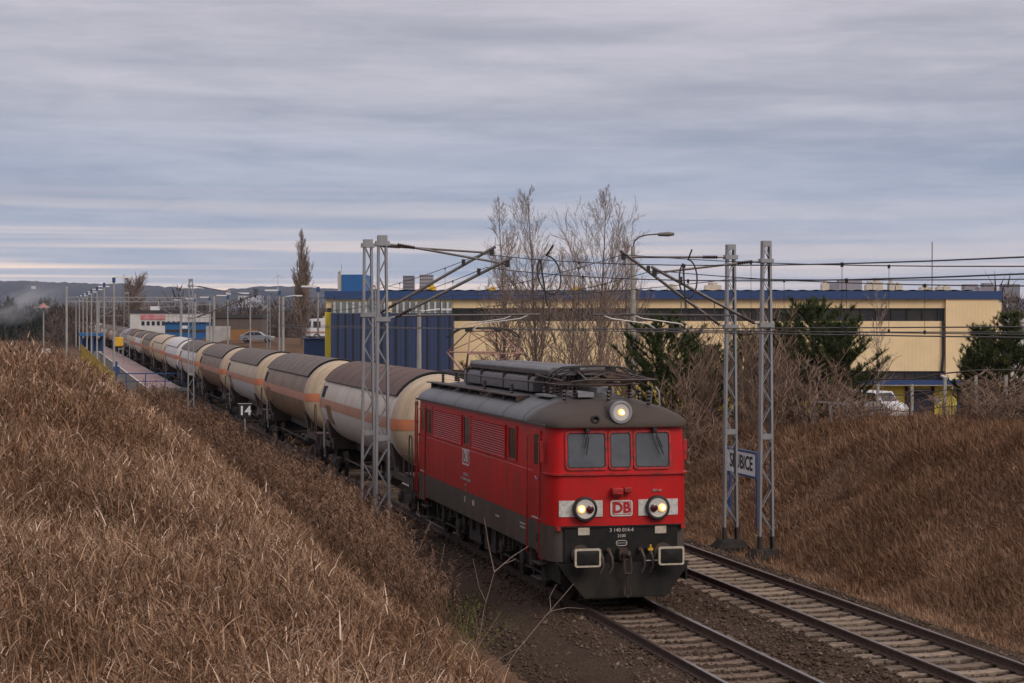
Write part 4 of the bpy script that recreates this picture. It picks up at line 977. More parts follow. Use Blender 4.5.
overhead('catenary above the track the train runs on, coming straight from the station', [(.2, 190, 7.6, -.2, 132, 7.4, .9, 5.6, 5.6), (-.2, 132, 7.4, .2, 78, 7.4, .9, 5.6, 5.6), (.2, 78, 7.4, -.15, 13, 7.25, 1.0, 5.6, 5.62), (-.15, 13, 7.25, .1, -52, 7.3, .95, 5.62, 5.6)])
overhead('second catenary at the overlap above the train, rising to the nearer side', [(-.3, 78, 7.9, .25, 15.5, 7.7, .9, 5.75, 5.6), (.25, 15.5, 7.7, 1.0, -52, 7.3, .95, 5.6, 5.9)])
overhead('catenary above the empty second track', [(4.1, 200, 7.5, 3.8, 140, 7.4, .9, 5.6, 5.6), (3.8, 140, 7.4, 4.1, 78, 7.4, .9, 5.6, 5.6), (4.1, 78, 7.4, 4.0, 11.3, 7.15, 1.0, 5.6, 5.6), (4.0, 11.3, 7.15, 3.8, -52, 7.1, .9, 5.6, 5.6)])
overhead('second catenary at the overlap above the empty track', [(3.6, 78, 7.8, 3.85, 13.7, 7.65, .9, 5.7, 5.55), (3.85, 13.7, 7.65, 4.6, -52, 6.9, .8, 5.55, 5.8)])
def jumper(label, pts):
    t = MB(); t.tube(pts, .022, 6); return tag(t.build('jumper_cable', M['gasket'], None), label, 'cable', 'hanging jumper loops')
def loop(x, y, z, r, h, ph=0): return [(x+.1, y, z+h*1.5)]+[(x+r*math.sin(t+ph), y+.3*math.cos(t+ph), z+h*math.cos(t)) for t in np.linspace(0, 1.8*math.pi, 18)]+[(x-.05, y, z-h*1.6)]
jumper('black jumper cable loop hanging behind the left brackets in front of the bare trees', loop(.95, 10.5, 7.0, .3, .5))
jumper('black jumper cable loop hanging under the brackets of the right masts', loop(4.5, 10, 6.9, .22, .5, .4))
t = MB(); a = wire_pts((7.0, 78, 8.2), (7.05, 13.7, 7.0), .6); b = wire_pts((7.05, 13.7, 7.0), (6.2, -52, 6.5), .35); t.tube(a, .012, 5); t.tube(b, .012, 5)
tag(t.build('feeder_wire', M['wire']), 'thin feeder wire carried along the masts right of the tracks', 'wire')

# ---------------------------------------------------------------- lineside signs
k = empty('kilometre_post', 'black board with white number 14 on a thin grey post beside the train', 'sign', (-3.0, 53, -.35))
t = MB(); t.cyl((0, 0, 0), (0, 0, 2.4), .035, 8); t.build('post', M['pole'], k)
t = MB(); t.box((-.30, -.05, 1.72), (.30, -.03, 2.38)); bd = t.build('board', M['black'], k)
t = MB(); t.box((-.33, -.06, 2.382), (.33, -.02, 2.41)); t.build('board_rim', M['offwhite'], k)
text_obj('lettering', '14', .58, M['signwhite'], bd, frameM((0, -.054, 2.05), (1,0,0), (0,0,1)), .003, .016)
s = empty('station_name_board', 'white station name board with blue frame on blue posts behind the right masts', 'sign', (8.05, 15.9, -.22), R(-1))
t = MB(); t.box((.0, -1.3, 1.62), (.05, 1.3, 2.26)); bd = t.build('board', M['signwhite'], s)
t = MB()
for a, b in (((-.02, -1.36, 1.56), (.07, 1.36, 1.62)), ((-.02, -1.36, 2.26), (.07, 1.36, 2.32)), ((-.02, -1.36, 1.62), (.07, -1.3, 2.26)), ((-.02, 1.3, 1.62), (.07, 1.36, 2.26))): t.box(a, b)
t.build('board_frame', M['blue'], s)
text_obj('lettering', 'SŁUBICE', .56, M['black'], bd, frameM((-.003, 0, 1.94), (0, -1, 0), (0, 0, 1)), .003, .014)
for y in (-1.2, 1.25):
    t = MB(); t.box((.05, y-.05, -.6), (.13, y+.05, 2.3)); t.build('post', M['blue'], s)

# ---------------------------------------------------------------- dry grass (stuff nobody could count)
def scatter(n, ymin, ymax, xfun, dens):
    rng = np.random.default_rng(n)
    y = rng.uniform(ymin, ymax, n); lo, hi = xfun(y); x = lo+(hi-lo)*rng.random(n)
    return x, y
def cam_frame(x, y):
    dx, dy = x-CAM[0], y-CAM[1]; f = dx*math.sin(YAW)+dy*math.cos(YAW); r = dx*math.cos(YAW)-dy*math.sin(YAW); return f, r
def left_grass():
    rng = np.random.default_rng(11); PX = []; 
    # sampled by distance so that the near grass is dense
    for d0, d1, n in ((3, 7, 40000), (7, 12, 150000), (12, 20, 260000), (20, 36, 230000), (36, 75, 140000), (75, 170, 60000)):
        f = np.sqrt(rng.uniform(d0*d0, d1*d1, n)); r = rng.uniform(-.36, .12, n)*f
        x = CAM[0]+f*math.sin(YAW)+r*math.cos(YAW); y = CAM[1]+f*math.cos(YAW)-r*math.sin(YAW)
        edge = -2.7-1.6*(1-ss(-4, 12, y))-2.3*(1-ss(-14, -2, y))+.95*ss(16, 30, y)+.9*(vnoise(x, y, 3, 21)-.5)-.9*ss(88, 112, y)-4.4*ss(108, 118, y)
        k = (x-xo(y) < edge) & ((x-xo(y) < -3.9) | (rng.random(len(x)) < .5)); PX.append(np.stack([x[k], y[k]], 1))
    XY = np.concatenate(PX); x, y = XY[:, 0], XY[:, 1]; n = len(x); f, _ = cam_frame(x, y)
    z = ground_h(x, y)-.03
    tall = vnoise(x, y, 1.7, 31)*.6+vnoise(x, y, .6, 32)*.4
    H = (.26+.62*tall)*rng.uniform(.6, 1.2, n)*(1-.3*ss(-5.0, -3.2, x-xo(y)))*(.72+.28*ss(3, 9, f))
    H = H*(.25+.75*ss(-1.9, -3.4, x-xo(y)))
    leaf = rng.random(n) < .72
    h = np.where(leaf, rng.uniform(.09, .30, n), H*rng.uniform(.55, 1, n))
    z = z+np.where(leaf, H*rng.uniform(0, .8, n), 0)
    w = np.where(leaf, np.maximum(.0075*rng.uniform(.5, 1.7, n), f*.00036*rng.uniform(.7, 1.5, n)), np.maximum(.0042, f*.0003))
    wind = vnoise(x, y, 2.5, 41)*5+.2
    az = np.where(leaf, rng.uniform(0, 6.28, n), wind+rng.normal(0, 1.2, n))
    lean = np.where(leaf, rng.uniform(.3, 1.6, n), np.abs(rng.normal(.22, .22, n)))
    tint = np.clip(rng.beta(1.5, 2.5, n)*.95+(vnoise(x, y, 2.8, 51)-.5)*.3+(vnoise(x, y, .45, 52)-.5)*.35, 0, 1)
    tint = np.where(rng.random(n) < .05, rng.uniform(.8, 1, n), tint)
    tint = tint*(1-.5*ss(-6.6, -5.4, x-xo(y)+.9*(vnoise(x, y, 2.6, 57)-.5)))
    P0 = np.stack([x, y, z], 1)
    tag(blades('reed_grass', P0, h, lean, az, w, tint, M['grass_near'], 4, 1.1), 'dry brown reed grass covering the left bank in the foreground', 'grass', kind='stuff')
def right_grass():
    rng = np.random.default_rng(12); PX = []
    for y0, y1, n in ((-16, 12, 330000), (12, 45, 160000), (45, 110, 30000)):
        y = rng.uniform(y0, y1, n); x = 6.3+rng.beta(1.0, 1.15, n)*16+xo(y); PX.append(np.stack([x, y], 1))
    XY = np.concatenate(PX); x, y = XY[:, 0], XY[:, 1]; n = len(x); f, _ = cam_frame(x, y)
    xp = x-xo(y); keep = (rng.random(n) < ss(6.3, 7.3, xp)+.15); x, y, f, xp = x[keep], y[keep], f[keep], xp[keep]; n = len(x)
    z = ground_h(x, y)-.03; tall = vnoise(x, y, 1.4, 33)
    h = (.16+.34*tall**1.3)*rng.uniform(.6, 1.3, n)*(.65+.35*ss(6.5, 8.5, xp))*(.75+.6*vnoise(x, y, .55, 77))
    w = np.maximum(.006, f*.00033*rng.uniform(.7, 1.5, n))
    az = np.pi+rng.normal(0, 1.3, n); lean = np.abs(rng.normal(.55, .35, n))
    tint = np.clip(rng.beta(1.8, 2.8, n)*.9+(vnoise(x, y, 3.2, 53)-.5)*.22+(vnoise(x, y, .8, 54)-.5)*.3+.15*(1-ss(6.5, 9, xp)), 0, 1)
    tag(blades('slope_grass', np.stack([x, y, z], 1), h, lean, az, w, tint, M['grass_slope'], 3, 1.2), 'withered brown grass covering the cutting slope right of the tracks', 'grass', kind='stuff')
left_grass(); right_grass()
def plumes():
    rng = np.random.default_rng(13); n = 4600
    y = np.concatenate([rng.uniform(-9, 30, 2700), rng.uniform(30, 104, 1900)]); x = xo(y)-2.45-1.8*(1-ss(0, 14, y))-2.0*(1-ss(-14, -2, y))-rng.random(n)**.85*(3.6-1.6*(1-ss(0, 14, y)))
    cl = vnoise(x, y, 2.2, 61); k = (cl > .3) & (x-xo(y) > -8); x, y = x[k], y[k]; n = len(x)
    z = ground_h(x, y); H = rng.uniform(.9, 2.2, n)*(.6+.4*ss(-9, 1, y))*(.7+.6*vnoise(x, y, 5, 62))*(.75+.25*ss(-2.8, -3.8, xo(y)*-1*0+x-xo(y)))
    f, _ = cam_frame(x, y)
    az = 3.6+rng.normal(0, .9, n)
    A = dict(P=[], h=[], lean=[], az=[], w=[], t=[])
    def put(Pp, h, lean, az_, w, t):
        A['P'].append(Pp); A['h'].append(h); A['lean'].append(lean); A['az'].append(az_); A['w'].append(w); A['t'].append(t)
    base = np.stack([x, y, z], 1); lean0 = np.abs(rng.normal(.12, .08, n))
    put(base, H, lean0, az, np.maximum(.009, f*.0003), rng.uniform(.1, .4, n))
    m = 34
    for j in range(m):
        t = rng.uniform(.70, 1.0, n); a = lean0*(1+.75*t**1.5)
        p = base+np.stack([np.sin(a)*np.cos(az)*H*t, np.sin(a)*np.sin(az)*H*t, np.cos(a)*H*t], 1)
        put(p, rng.uniform(.10, .26, n)*(1.2-t*.5), rng.uniform(.5, 1.7, n), az+rng.normal(0, .7, n), np.maximum(.012, f*.00033)*rng.uniform(.6, 1.5, n), np.clip(rng.normal(.62, .2, n), 0, 1))
    for j in range(5):   # stalk leaves
        t = rng.uniform(.15, .7, n); p = base+np.stack([0*t, 0*t, H*t], 1)
        put(p, rng.uniform(.2, .4, n), rng.uniform(.4, 1.0, n), rng.uniform(0, 6.28, n), np.maximum(.008, f*.00028), rng.uniform(.05, .6, n))
    c = {k: np.concatenate(v) for k, v in A.items()}
    tag(blades('plumed_weeds', c['P'], c['h'], c['lean'], c['az'], c['w'], c['t'], M['plume'], 3, 1.0), 'tall dark brown weeds with feathery plumes along the foot of the left bank', 'weeds', kind='stuff')
plumes()
def slope_weeds():
    rng = np.random.default_rng(14); n = 1500
    y = rng.uniform(-14, 60, n); x = 7.2+rng.random(n)**.8*9+xo(y); k = vnoise(x, y, 1.6, 63) > .5; x, y = x[k], y[k]; n = len(x)
    base = np.stack([x, y, ground_h(x, y)], 1); H = rng.uniform(.3, .85, n); az = rng.uniform(0, 6.28, n); ln = np.abs(rng.normal(.15, .15, n)); f, _ = cam_frame(x, y)
    A = [(base, H, ln, az, np.maximum(.008, f*.00028), rng.uniform(.1, .5, n))]
    for j in range(14):
        t = rng.uniform(.35, 1, n); p = base+np.stack([np.sin(ln)*np.cos(az)*H*t, np.sin(ln)*np.sin(az)*H*t, H*t*np.cos(ln)], 1)
        A.append((p, rng.uniform(.08, .24, n), rng.uniform(.3, 1.3, n), rng.uniform(0, 6.28, n), np.maximum(.012, f*.0003)*rng.uniform(.6, 1.5, n), np.clip(rng.normal(.5, .25, n), 0, 1)))
    c = [np.concatenate(q) for q in zip(*A)]
    tag(blades('slope_weeds', *c, M['plume'], 3, .8), 'ragged brown weeds standing up from the grass of the right slope', 'weeds', kind='stuff')
slope_weeds()

# ---------------------------------------------------------------- trees and shrubs
def branch_tree(rng, H, spread, levels, first, nb, up, r0, trunk_wob=.02, twig_r=.010, profile=None, lead=True):
    """returns (trunk MB, crown MB)"""
    T = MB(); K = MB()
    def path(p, d, L, n, wob, upb):
        pts = [p]; d = d.normalized()
        for i in range(n):
            d = (d+Vector((rng.normal(0, wob), rng.normal(0, wob), rng.normal(0, wob)+upb))).normalized(); p = p+d*(L/n); pts.append(p)
        return pts
    def sub(pts, r, L, lev):
        if lev > levels: return
        k = nb[lev-1]; n = len(pts)-1
        for j in range(k):
            t = (.15+.83*(j+rng.random())/k)*n; i = min(int(t), n-1); p = pts[i].lerp(pts[i+1], t-i)
            d = (pts[i+1]-pts[i]).normalized(); ax = d.orthogonal().normalized(); ax.rotate(Matrix.Rotation(rng.uniform(0, 6.28), 3, d))
            a = rng.uniform(.3, .68); e = d*math.cos(a)+ax*math.sin(a)
            l = L*rng.uniform(.3, .6)*(1.1-.6*t/n)
            q = path(p, e, l, 4 if lev < levels else 3, .10, up); rr = max(r*.55, twig_r)
            K.tube(q, [rr, *[max(rr*(1-.75*s/len(q)), twig_r*.7) for s in range(1, len(q))]], 4 if lev < 2 else 3, caps=False)
            sub(q, rr, l, lev+1)
    tr = path(Vector((0, 0, -.3)), Vector((0, 0, 1)), H+.3, 12, trunk_wob, .02)
    T.tube(tr, [max(r0*(1-.93*(i/12)**.8), twig_r) for i in range(13)], 8)
    k = nb[0]
    for j in range(k):
        f = first+(1-first)*(j+rng.random()*.9)/k; t = f*12; i = min(int(t), 11); p = tr[i].lerp(tr[i+1], t-i)
        a = rng.uniform(0, 6.28); s = profile(f) if profile else (1-f)**.7+.12
        L = spread*s*rng.uniform(.75, 1.2); tilt = rng.uniform(.32, .6)
        d = Vector((math.cos(a)*math.sin(tilt), math.sin(a)*math.sin(tilt), math.cos(tilt)))
        q = path(p, d, L, 6, .07, up); rr = max(r0*(1-f)*.45, twig_r*1.6)
        K.tube(q, [max(rr*(1-.85*s_/6), twig_r) for s_ in range(7)], 5, caps=False); 
        sub(q, rr, L, 2)
    return T, K
def plant_tree(name, label, cat, loc, mb, mats, rz=0, scale=1, group=None, parts=('trunk', 'crown')):
    o = empty(name, label, cat, loc, rz, group); o.scale = (scale,)*3
    mb[0].build(parts[0], mats[0], o, smooth=0); mb[1].build(parts[1], mats[1], o, smooth=0); return o
def gz(p): p = Vector(p); p.z = float(ground_h(p.x, p.y)); return p
birch_prof = lambda f: .10+.95*min(1, (1-f)*1.5)**.8
for px, d, H, sp, sd_, lab in ((506, 104, 12.8, 3.2, 1, 'slender bare tree behind the locomotive, left of the three tall ones'), (538, 100, 12.6, 4.1, 2, 'bare tree behind the locomotive, middle one of the three tall ones'), (597, 97, 12.0, 5.0, 3, 'widest of the tall bare trees, right behind the locomotive roof'), (572, 108, 10.2, 3.0, 4, 'lower bare tree standing between the two widest tall trees'), (628, 104, 10.4, 3.2, 5, 'lower bare tree just left of the curved street lamp')):
    rg = np.random.default_rng(sd_)
    plant_tree('bare_tree', lab, 'tree', gz(at(px, d)), branch_tree(rg, H, sp, 4, .12, [46, 9, 5, 2], .05, .12, .012, .0055, birch_prof), (M['bark'], M['twig']))
rg = np.random.default_rng(7)
plant_tree('poplar_tree', 'tall narrow bare poplar left of the factory', 'tree', gz(at(303, 235)), branch_tree(rg, 13.6, 5.6, 4, .06, [80, 10, 6, 2], .22, .30, .01, .008, lambda f: .66 if f < .4 else .1+.56*(1-(f-.4)/.6)), (M['bark'], M['twig']))
plant_tree('round_bare_tree', 'round crowned bare tree far behind the station platform', 'tree', gz(at(135, 385)), branch_tree(rg, 12.5, 8, 4, .25, [34, 10, 6, 3], .03, .3, .02, .022, lambda f: 1.0-.55*f), (M['bark'], M['twig']))
plant_tree('bare_tree', 'thin bare tree in front of the yellow factory wall at the right', 'tree', gz(at(879, 72)), branch_tree(np.random.default_rng(9), 5.0, 1.9, 4, .3, [14, 6, 4, 2], .02, .05, .02, .006, lambda f: 1.0-.6*f), (M['bark'], M['twig']))
# thickets
def shrub_mesh(seed, H, n):
    rng = np.random.default_rng(seed); T = MB(); K = MB()
    for j in range(n):
        a = rng.uniform(0, 6.28); r = rng.uniform(0, .5); p = Vector((r*math.cos(a), r*math.sin(a), -.2)); tl = abs(rng.normal(.18, .2)); b = rng.uniform(0, 6.28)
        d = Vector((math.cos(b)*math.sin(tl), math.sin(b)*math.sin(tl), math.cos(tl))); L = H*rng.uniform(.55, 1.05); pts = [p]
        for i in range(6): d = (d+Vector((rng.normal(0, .07), rng.normal(0, .07), .02))).normalized(); p = p+d*L/6; pts.append(p)
        T.tube(pts, [.018*(1-.7*i/6) for i in range(7)], 4, caps=False)
        for q in range(9):
            t = rng.uniform(1, 5.9); i = int(t); s = pts[i].lerp(pts[i+1], t-i); a = rng.uniform(0, 6.28); tl = rng.uniform(.4, .9)
            e = Vector((math.cos(a)*math.sin(tl), math.sin(a)*math.sin(tl), math.cos(tl))); l = L*rng.uniform(.12, .34); m_ = s+e*l*.5+Vector((0, 0, l*.05)); K.tube([s, m_, s+e*l+Vector((0, 0, l*.15))], [.010, .008, .006], 3, caps=False)
            for w in range(3):
                a = rng.uniform(0, 6.28); g = Vector((math.cos(a)*.6, math.sin(a)*.6, .7)); K.tube([m_, m_+g*l*.45], [.007, .005], 3, caps=False)
    return T, K
shr = []
def shrub(label, px, d, H=3.2, var=0, rz=0, s=1):
    p = gz(at(px, d))
    while len(shr) <= var:
        sm = shrub_mesh(40+len(shr), 3.2, 15+4*len(shr)); shr.append(plant_tree('bare_shrub', label, 'shrub', p, sm, (M['shrub'], M['shrub']), group='leafless shrubs along the slope top', parts=('stems', 'twigs')))
        shr[-1]['used'] = 0
    o = shr[var]
    if o['used']: o = copy_tree(o)
    else: o['used'] = 1
    tag(o, label, 'shrub', 'leafless shrubs along the slope top'); o.location = p; o.rotation_euler = (0, 0, rz); o.scale = (s*1.25, s*1.25, s*H/3.2); return o
for i, (px, d, H, lab) in enumerate((
    (555, 84, 3.9, 'dense leafless shrub below the middle tall bare tree'), (585, 80, 4.2, 'leafless shrub rising above the locomotive roof boxes'), (612, 78, 4.4, 'leafless shrub left of the curved street lamp'),
    (648, 74, 3.2, 'leafless shrub right of the curved street lamp at the pine'), (690, 66, 3.0, 'leafless shrub behind the right end of the cab roof'), (705, 70, 3.8, 'leafless shrub just left of the farther right mast'),
    (742, 68, 4.0, 'leafless shrub seen between the two right masts'), (762, 64, 3.2, 'leafless shrub behind the nearer right mast'), (790, 66, 3.9, 'tall leafless shrub just right of the nearer right mast'),
    (820, 62, 2.3, 'leafless shrub in front of the wide pine'), (845, 64, 2.5, 'leafless shrub at the right side of the wide pine'), (862, 60, 1.2, 'low leafless shrub in front of the white van'),
    (968, 56, 1.2, 'low leafless shrub left of the right-hand pines'), (992, 54, 1.4, 'low leafless shrub below the right-hand pines'), (1018, 52, 1.5, 'low leafless shrub at the right edge of the picture'),
    (720, 62, 1.9, 'low reddish leafless shrub behind the station name board'), (690, 78, 4.2, 'taller leafless shrub farther behind the cab roof'), (770, 76, 5.0, 'tall pale leafless shrub between pine and nearer right mast'))):
    shrub(lab, px, d, H, i % 3, i*1.3)
for i, (x, y, H, lab) in enumerate(((-3.3, 30, 1.9, 'twiggy leafless shrub below the second tank wagon'), (-3.0, 40, 2.1, 'twiggy leafless shrub right of the kilometre post'), (-3.6, 47, 1.5, 'low leafless shrub at the foot of the kilometre post'), (-3.2, 23, 1.6, 'leafless shrub left of the pair of masts by the first tank wagon'), (-3.1, 60, 1.8, 'leafless shrub between kilometre post and lone mast'), (-5.6, 104, 1.8, 'leafless shrub before the end of the station platform'), (-6.6, 99, 1.6, 'leafless shrub below the blue platform railing'), (-4.6, 97, 1.5, 'low leafless shrub right of the platform end shrubs'))):
    o = shrub(lab, 500, 50, H, i % 3, i*1.7, .8); o.location = gz((x, y, 0)); o['group'] = 'leafless shrubs along the left side of the train'
# pines
def pine_mesh(seed, H, W_, n_wh=15, dens=1.0):
    rng = np.random.default_rng(seed); T = MB(); T.tube([(0, 0, -.3), (.03, .02, H*.5), (0, 0, H)], [.09, .06, .012], 7)
    Pp = []; D = []
    for k in range(n_wh):
        f = .04+.96*k/n_wh; z = H*f; L = W_*(.35+.65*min(1, f*3))*(1-f**2.4)**.75*rng.uniform(.7, 1.1)*.92+.12; m = int(rng.integers(5, 8))
        for j in range(m):
            a = 6.28*(j+rng.uniform(-.3, .3))/m; d = Vector((math.cos(a), math.sin(a), rng.uniform(.25, .7))).normalized(); q = [Vector((0, 0, z))]; l = L*rng.uniform(.65, 1.15)
            for i in range(4): d = (d+Vector((rng.normal(0, .08), rng.normal(0, .08), .12))).normalized(); q.append(q[-1]+d*l/4)
            T.tube(q, [.02, .016, .012, .008, .005], 3, caps=False)
            for s in range(int(19*dens*max(l, .5))+4):
                t = rng.uniform(.9, 3.99); i = int(t); p = q[i].lerp(q[i+1], t-i); b = rng.uniform(0, 6.28); e = (d+Vector((math.cos(b), math.sin(b), rng.uniform(0, .7)))*1.1).normalized(); sl = rng.uniform(.10, .26)
                for u in range(5): Pp.append(p+e*sl*u/5); D.append(e)
        for u in range(6): Pp.append(Vector((0, 0, z+u*.05))); D.append(Vector((0, 0, 1)))
    P_ = np.array(Pp); D_ = np.array(D); n = len(P_); rep = 9
    P2 = np.repeat(P_, rep, 0); D2 = np.repeat(D_, rep, 0)+rng.normal(0, .5, (n*rep, 3)); D2 /= np.linalg.norm(D2, axis=1)[:, None]
    lean = np.arccos(np.clip(D2[:, 2], -1, 1))*.9; az = np.arctan2(D2[:, 1], D2[:, 0])
    tint = np.clip(np.repeat(rng.normal(.45, .2, n), rep)+rng.normal(0, .12, n*rep), 0, 1)
    return T, (P2, rng.uniform(.06, .12, n*rep), lean, az, np.full(n*rep, .013), tint)
def pine(label, px, d, H, W_, seed, dens=1.0, z=None):
    p = gz(at(px, d))
    if z is not None: p.z = z
    o = empty('young_pine', label, 'tree', p, seed, 'young pines by the tracks'); T, B = pine_mesh(seed, H, W_, 15, dens)
    T.build('trunk', M['bark'], o, smooth=0); blades('crown', B[0], B[1], B[2], B[3], B[4], B[5], M['needles'], 1, .3, parent=o); return o
pine('dark pine rising behind the raised pantograph', 478, 88, 4.6, 1.9, 21, 1.1)
pine('broad dark pine right of the curved street lamp', 662, 72, 4.6, 2.6, 22, 1.8)
pine('smaller pine leaning out left of the farther right mast', 690, 76, 4.2, 1.9, 23, 1.6)
pine('widest pine between the right masts and the yellow factory wall', 812, 68, 4.3, 3.2, 24, 1.8)
pine('shorter pine to the right of the widest pine', 838, 66, 3.6, 2.4, 25, 1.6)
pine('dark pine behind the two right masts', 745, 82, 4.4, 2.1, 29, 1.4)
pine('pine half hidden right of the nearer right mast', 783, 76, 4.3, 2.0, 30, 1.4)
pine('low pine behind the cab roof beside the leaning shrub', 712, 84, 3.8, 1.8, 31, 1.4)
pine('sparse young pine in front of the factory corner', 983, 62, 3.1, 1.2, 26, 1.2)
pine('tallest young pine beside the factory corner at the right edge', 1010, 60, 3.5, 1.4, 27, 1.2)
pine('small young pine below the factory corner', 973, 64, 2.3, 1.0, 28, 1.2)
# saplings, green bush and dead-leaved bush on the left bank
def sapling(label, p, lines):
    o = empty('bare_sapling', label, 'sapling', p, 0, 'pale bare saplings by the locomotive'); T = MB(); K = MB()
    for k, (pts, r) in enumerate(lines): (T if k == 0 else K).tube([Vector(q) for q in pts], [r*(1-.6*i/(len(pts)-1)) for i in range(len(pts))], 6)
    T.build('stem', M['twig_pale'], o); K.build('twigs', M['twig_pale'], o)
ps = gz(Vector((-4.15, -4.6, 0)))
sapling('forked pale sapling in front of the locomotive side, the left one', ps, [([(0, 0, -.1), (.06, .02, .7), (.16, .02, 1.3), (.34, 0, 1.95)], .011), ([(.34, 0, 1.95), (.25, 0, 2.35), (.16, 0, 2.9)], .009), ([(.34, 0, 1.95), (.65, .0, 2.2), (.95, 0, 2.38)], .009), ([(.5, 0, 2.08), (.75, .1, 2.15)], .006), ([(.2, 0, 1.42), (.05, -.1, 1.7), (-.06, -.1, 2.2)], .007)])
ps = gz(Vector((-3.95, -5.6, 0)))
sapling('leaning pale sapling in front of the cab step, the right one', ps, [([(-.2, 0, -.1), (.05, 0, .5), (.35, 0, .9), (.75, 0, 1.35), (1.3, 0, 1.95)], .011), ([(.9, 0, 1.5), (.88, 0, 1.75), (1.0, 0, 1.95)], .008), ([(.35, 0, .9), (.15, .1, .78), (-.1, .1, .6)], .007), ([(.9, 0, 1.5), (1.2, 0, 1.55), (1.5, 0, 1.52)], .006)])
ps = gz(Vector((-4.1, 2.0, 0)))
sapling('thin dark sapling stems in front of the rear bogie', ps, [([(0, 0, 0), (-.02, 0, 1.0), (.1, 0, 1.5), (.4, 0, 2.2)], .010), ([(.55, .3, 0), (.6, .3, .9), (.75, .3, 1.7)], .009), ([(-.5, 1, 0), (-.3, 1, 1.0), (.1, 1, 2.1)], .007)])
def leaf_bush(name, label, p, n, rad, hz, m, lw, seed, stems=8, cat='bush'):
    rng = np.random.default_rng(seed); o = empty(name, label, cat, p); T = MB()
    tips = []
    for k in range(stems):
        a = rng.uniform(0, 6.28); q = [Vector((0, 0, -.1))]; d = Vector((math.cos(a)*.5, math.sin(a)*.5, 1)).normalized()
        for i in range(5): d = (d+Vector((rng.normal(0, .15), rng.normal(0, .15), 0))).normalized(); q.append(q[-1]+Vector((d.x*rad/2, d.y*rad/2, d.z*hz/5)))
        T.tube(q, [.012*(1-.7*i/5) for i in range(6)], 4, caps=False); tips += q[2:]
    T.build('stems', M['shrub'], o, smooth=0)
    c = np.array([tuple(tips[i]) for i in rng.integers(0, len(tips), n)])+rng.normal(0, rad*.2, (n, 3))
    blades('leaves', c, rng.uniform(.6, 1.4, n)*lw*3, rng.uniform(.2, 2.4, n), rng.uniform(0, 6.28, n), rng.uniform(.7, 1.4, n)*lw, np.clip(rng.normal(.5, .25, n), 0, 1), m, 2, .4, parent=o)
leaf_bush('green_bush', 'small olive green bush at the grass edge near the ballast', gz(Vector((-4.45, -5.0, 0))), 2600, .6, 1.35, M['greenbush'], .014, 3, 16)
leaf_bush('dead_leaved_bush', 'twigs with dead reddish leaves at the left edge of the picture', gz(Vector((-11.85, -14, 0))), 240, .34, 1.6, M['deadleaf'], .02, 5, 9)

# ---------------------------------------------------------------- station
def lamp_post(label, x, y, z0, H, side, group):
    o = empty('platform_lamp', label, 'lamp post', (x, y, z0), 0, group)
    t = MB(); t.tube([(0, 0, -.3), (0, 0, H)], [.11, .07], 8); t.build('pole', M['pole'], o)
    t = MB(); t.box((-.13, -.13, H-.35), (.13, .13, H+.05)); t.build('pole_cap', M['blue'], o)
    t = MB(); t.box((side*.13 if side > 0 else side*1.35, -.17, H+.02), (side*1.35 if side > 0 else side*.13, .17, H+.15)); t.build('lamp_head', M['lamp_head'], o)
pl_words = ['nearest', 'second', 'third', 'fourth', 'fifth', 'sixth', 'seventh', 'eighth']
for i in range(8):
    y = 123+i*28.; lamp_post(f'grey lamp post with white head on the left platform, {pl_words[i]} from the platform end', float(xo(y))-6.9, y, .65+float(zo(y)), 8.7, 1, 'lamp posts on the left platform')
for i in range(7):
    y = 119+i*27.; lamp_post(f'grey lamp post with white head beyond the train, {pl_words[i]} from the factory end', float(xo(y))+9.2, y, .2+float(zo(y)), 8.4, -1, 'lamp posts right of the train')
pf = empty('station_platform', 'pink paved station platform with concrete end wall left of the train', 'platform', (0, 0, 0))
ys = list(np.arange(116, 340, 8.))
t = MB(); t.loft([[(float(xo(y))-4.6, y, -.7), (float(xo(y))-4.6, y, .62+float(zo(y))), (float(xo(y))-1.9, y, .62+float(zo(y))), (float(xo(y))-1.9, y, -.7)] for y in ys], True, True); t.build('platform_wall', M['concrete'], pf, smooth=0)
t = MB(); t.loft([[(float(xo(y))-4.65, y, .624+float(zo(y))), (float(xo(y))-4.65, y, .66+float(zo(y))), (float(xo(y))-2.1, y, .66+float(zo(y))), (float(xo(y))-2.1, y, .624+float(zo(y)))] for y in ys], True, True); t.build('paving', M['paver'], pf, smooth=0)
t = MB(); t.loft([[(float(xo(y))-4.6, y, .665+float(zo(y))), (float(xo(y))-4.48, y, .665+float(zo(y)))] for y in ys], False, False); t.build('edge_line', M['white'], pf, smooth=0)
t = MB(); t.box((-2.9, 115.7, .5), (-1.8, 116.3, .76)); t.box((-2.6, 115.8, -.7), (-2.35, 115.98, .5)); t.build('end_cap', M['concrete'], pf)
r = empty('blue_railing', 'blue tube railing across the near end of the station platform', 'railing', (-8.1, 116.4, .68))
t = MB()
for x in (0, 1.5, 3.0, 4.5, 5.9): t.box((x-.04, -.04, -.6), (x+.04, .04, 1.15))
t.build('railing_posts', M['blue'], r)
t = MB(); t.box((-.04, -.03, 1.15), (5.94, .03, 1.24)); t.build('top_rail', M['blue'], r); t = MB(); t.box((-.04, -.03, .55), (5.94, .03, .61)); t.build('middle_rail', M['blue'], r)
b = empty('blue_post', 'blue post with small plate at the end of the station platform', 'post', (-7.3, 118, .3))
t = MB(); t.box((-.09, -.09, -.5), (.09, .09, 2.5)); t.build('post', M['blue'], b); t = MB(); t.box((-.25, -.12, 1.6), (.25, -.095, 2.1)); t.build('plate', M['blue'], b)
f = empty('yellow_fence', 'long yellow mesh fence behind the station platform', 'fence', (0, 0, 0))
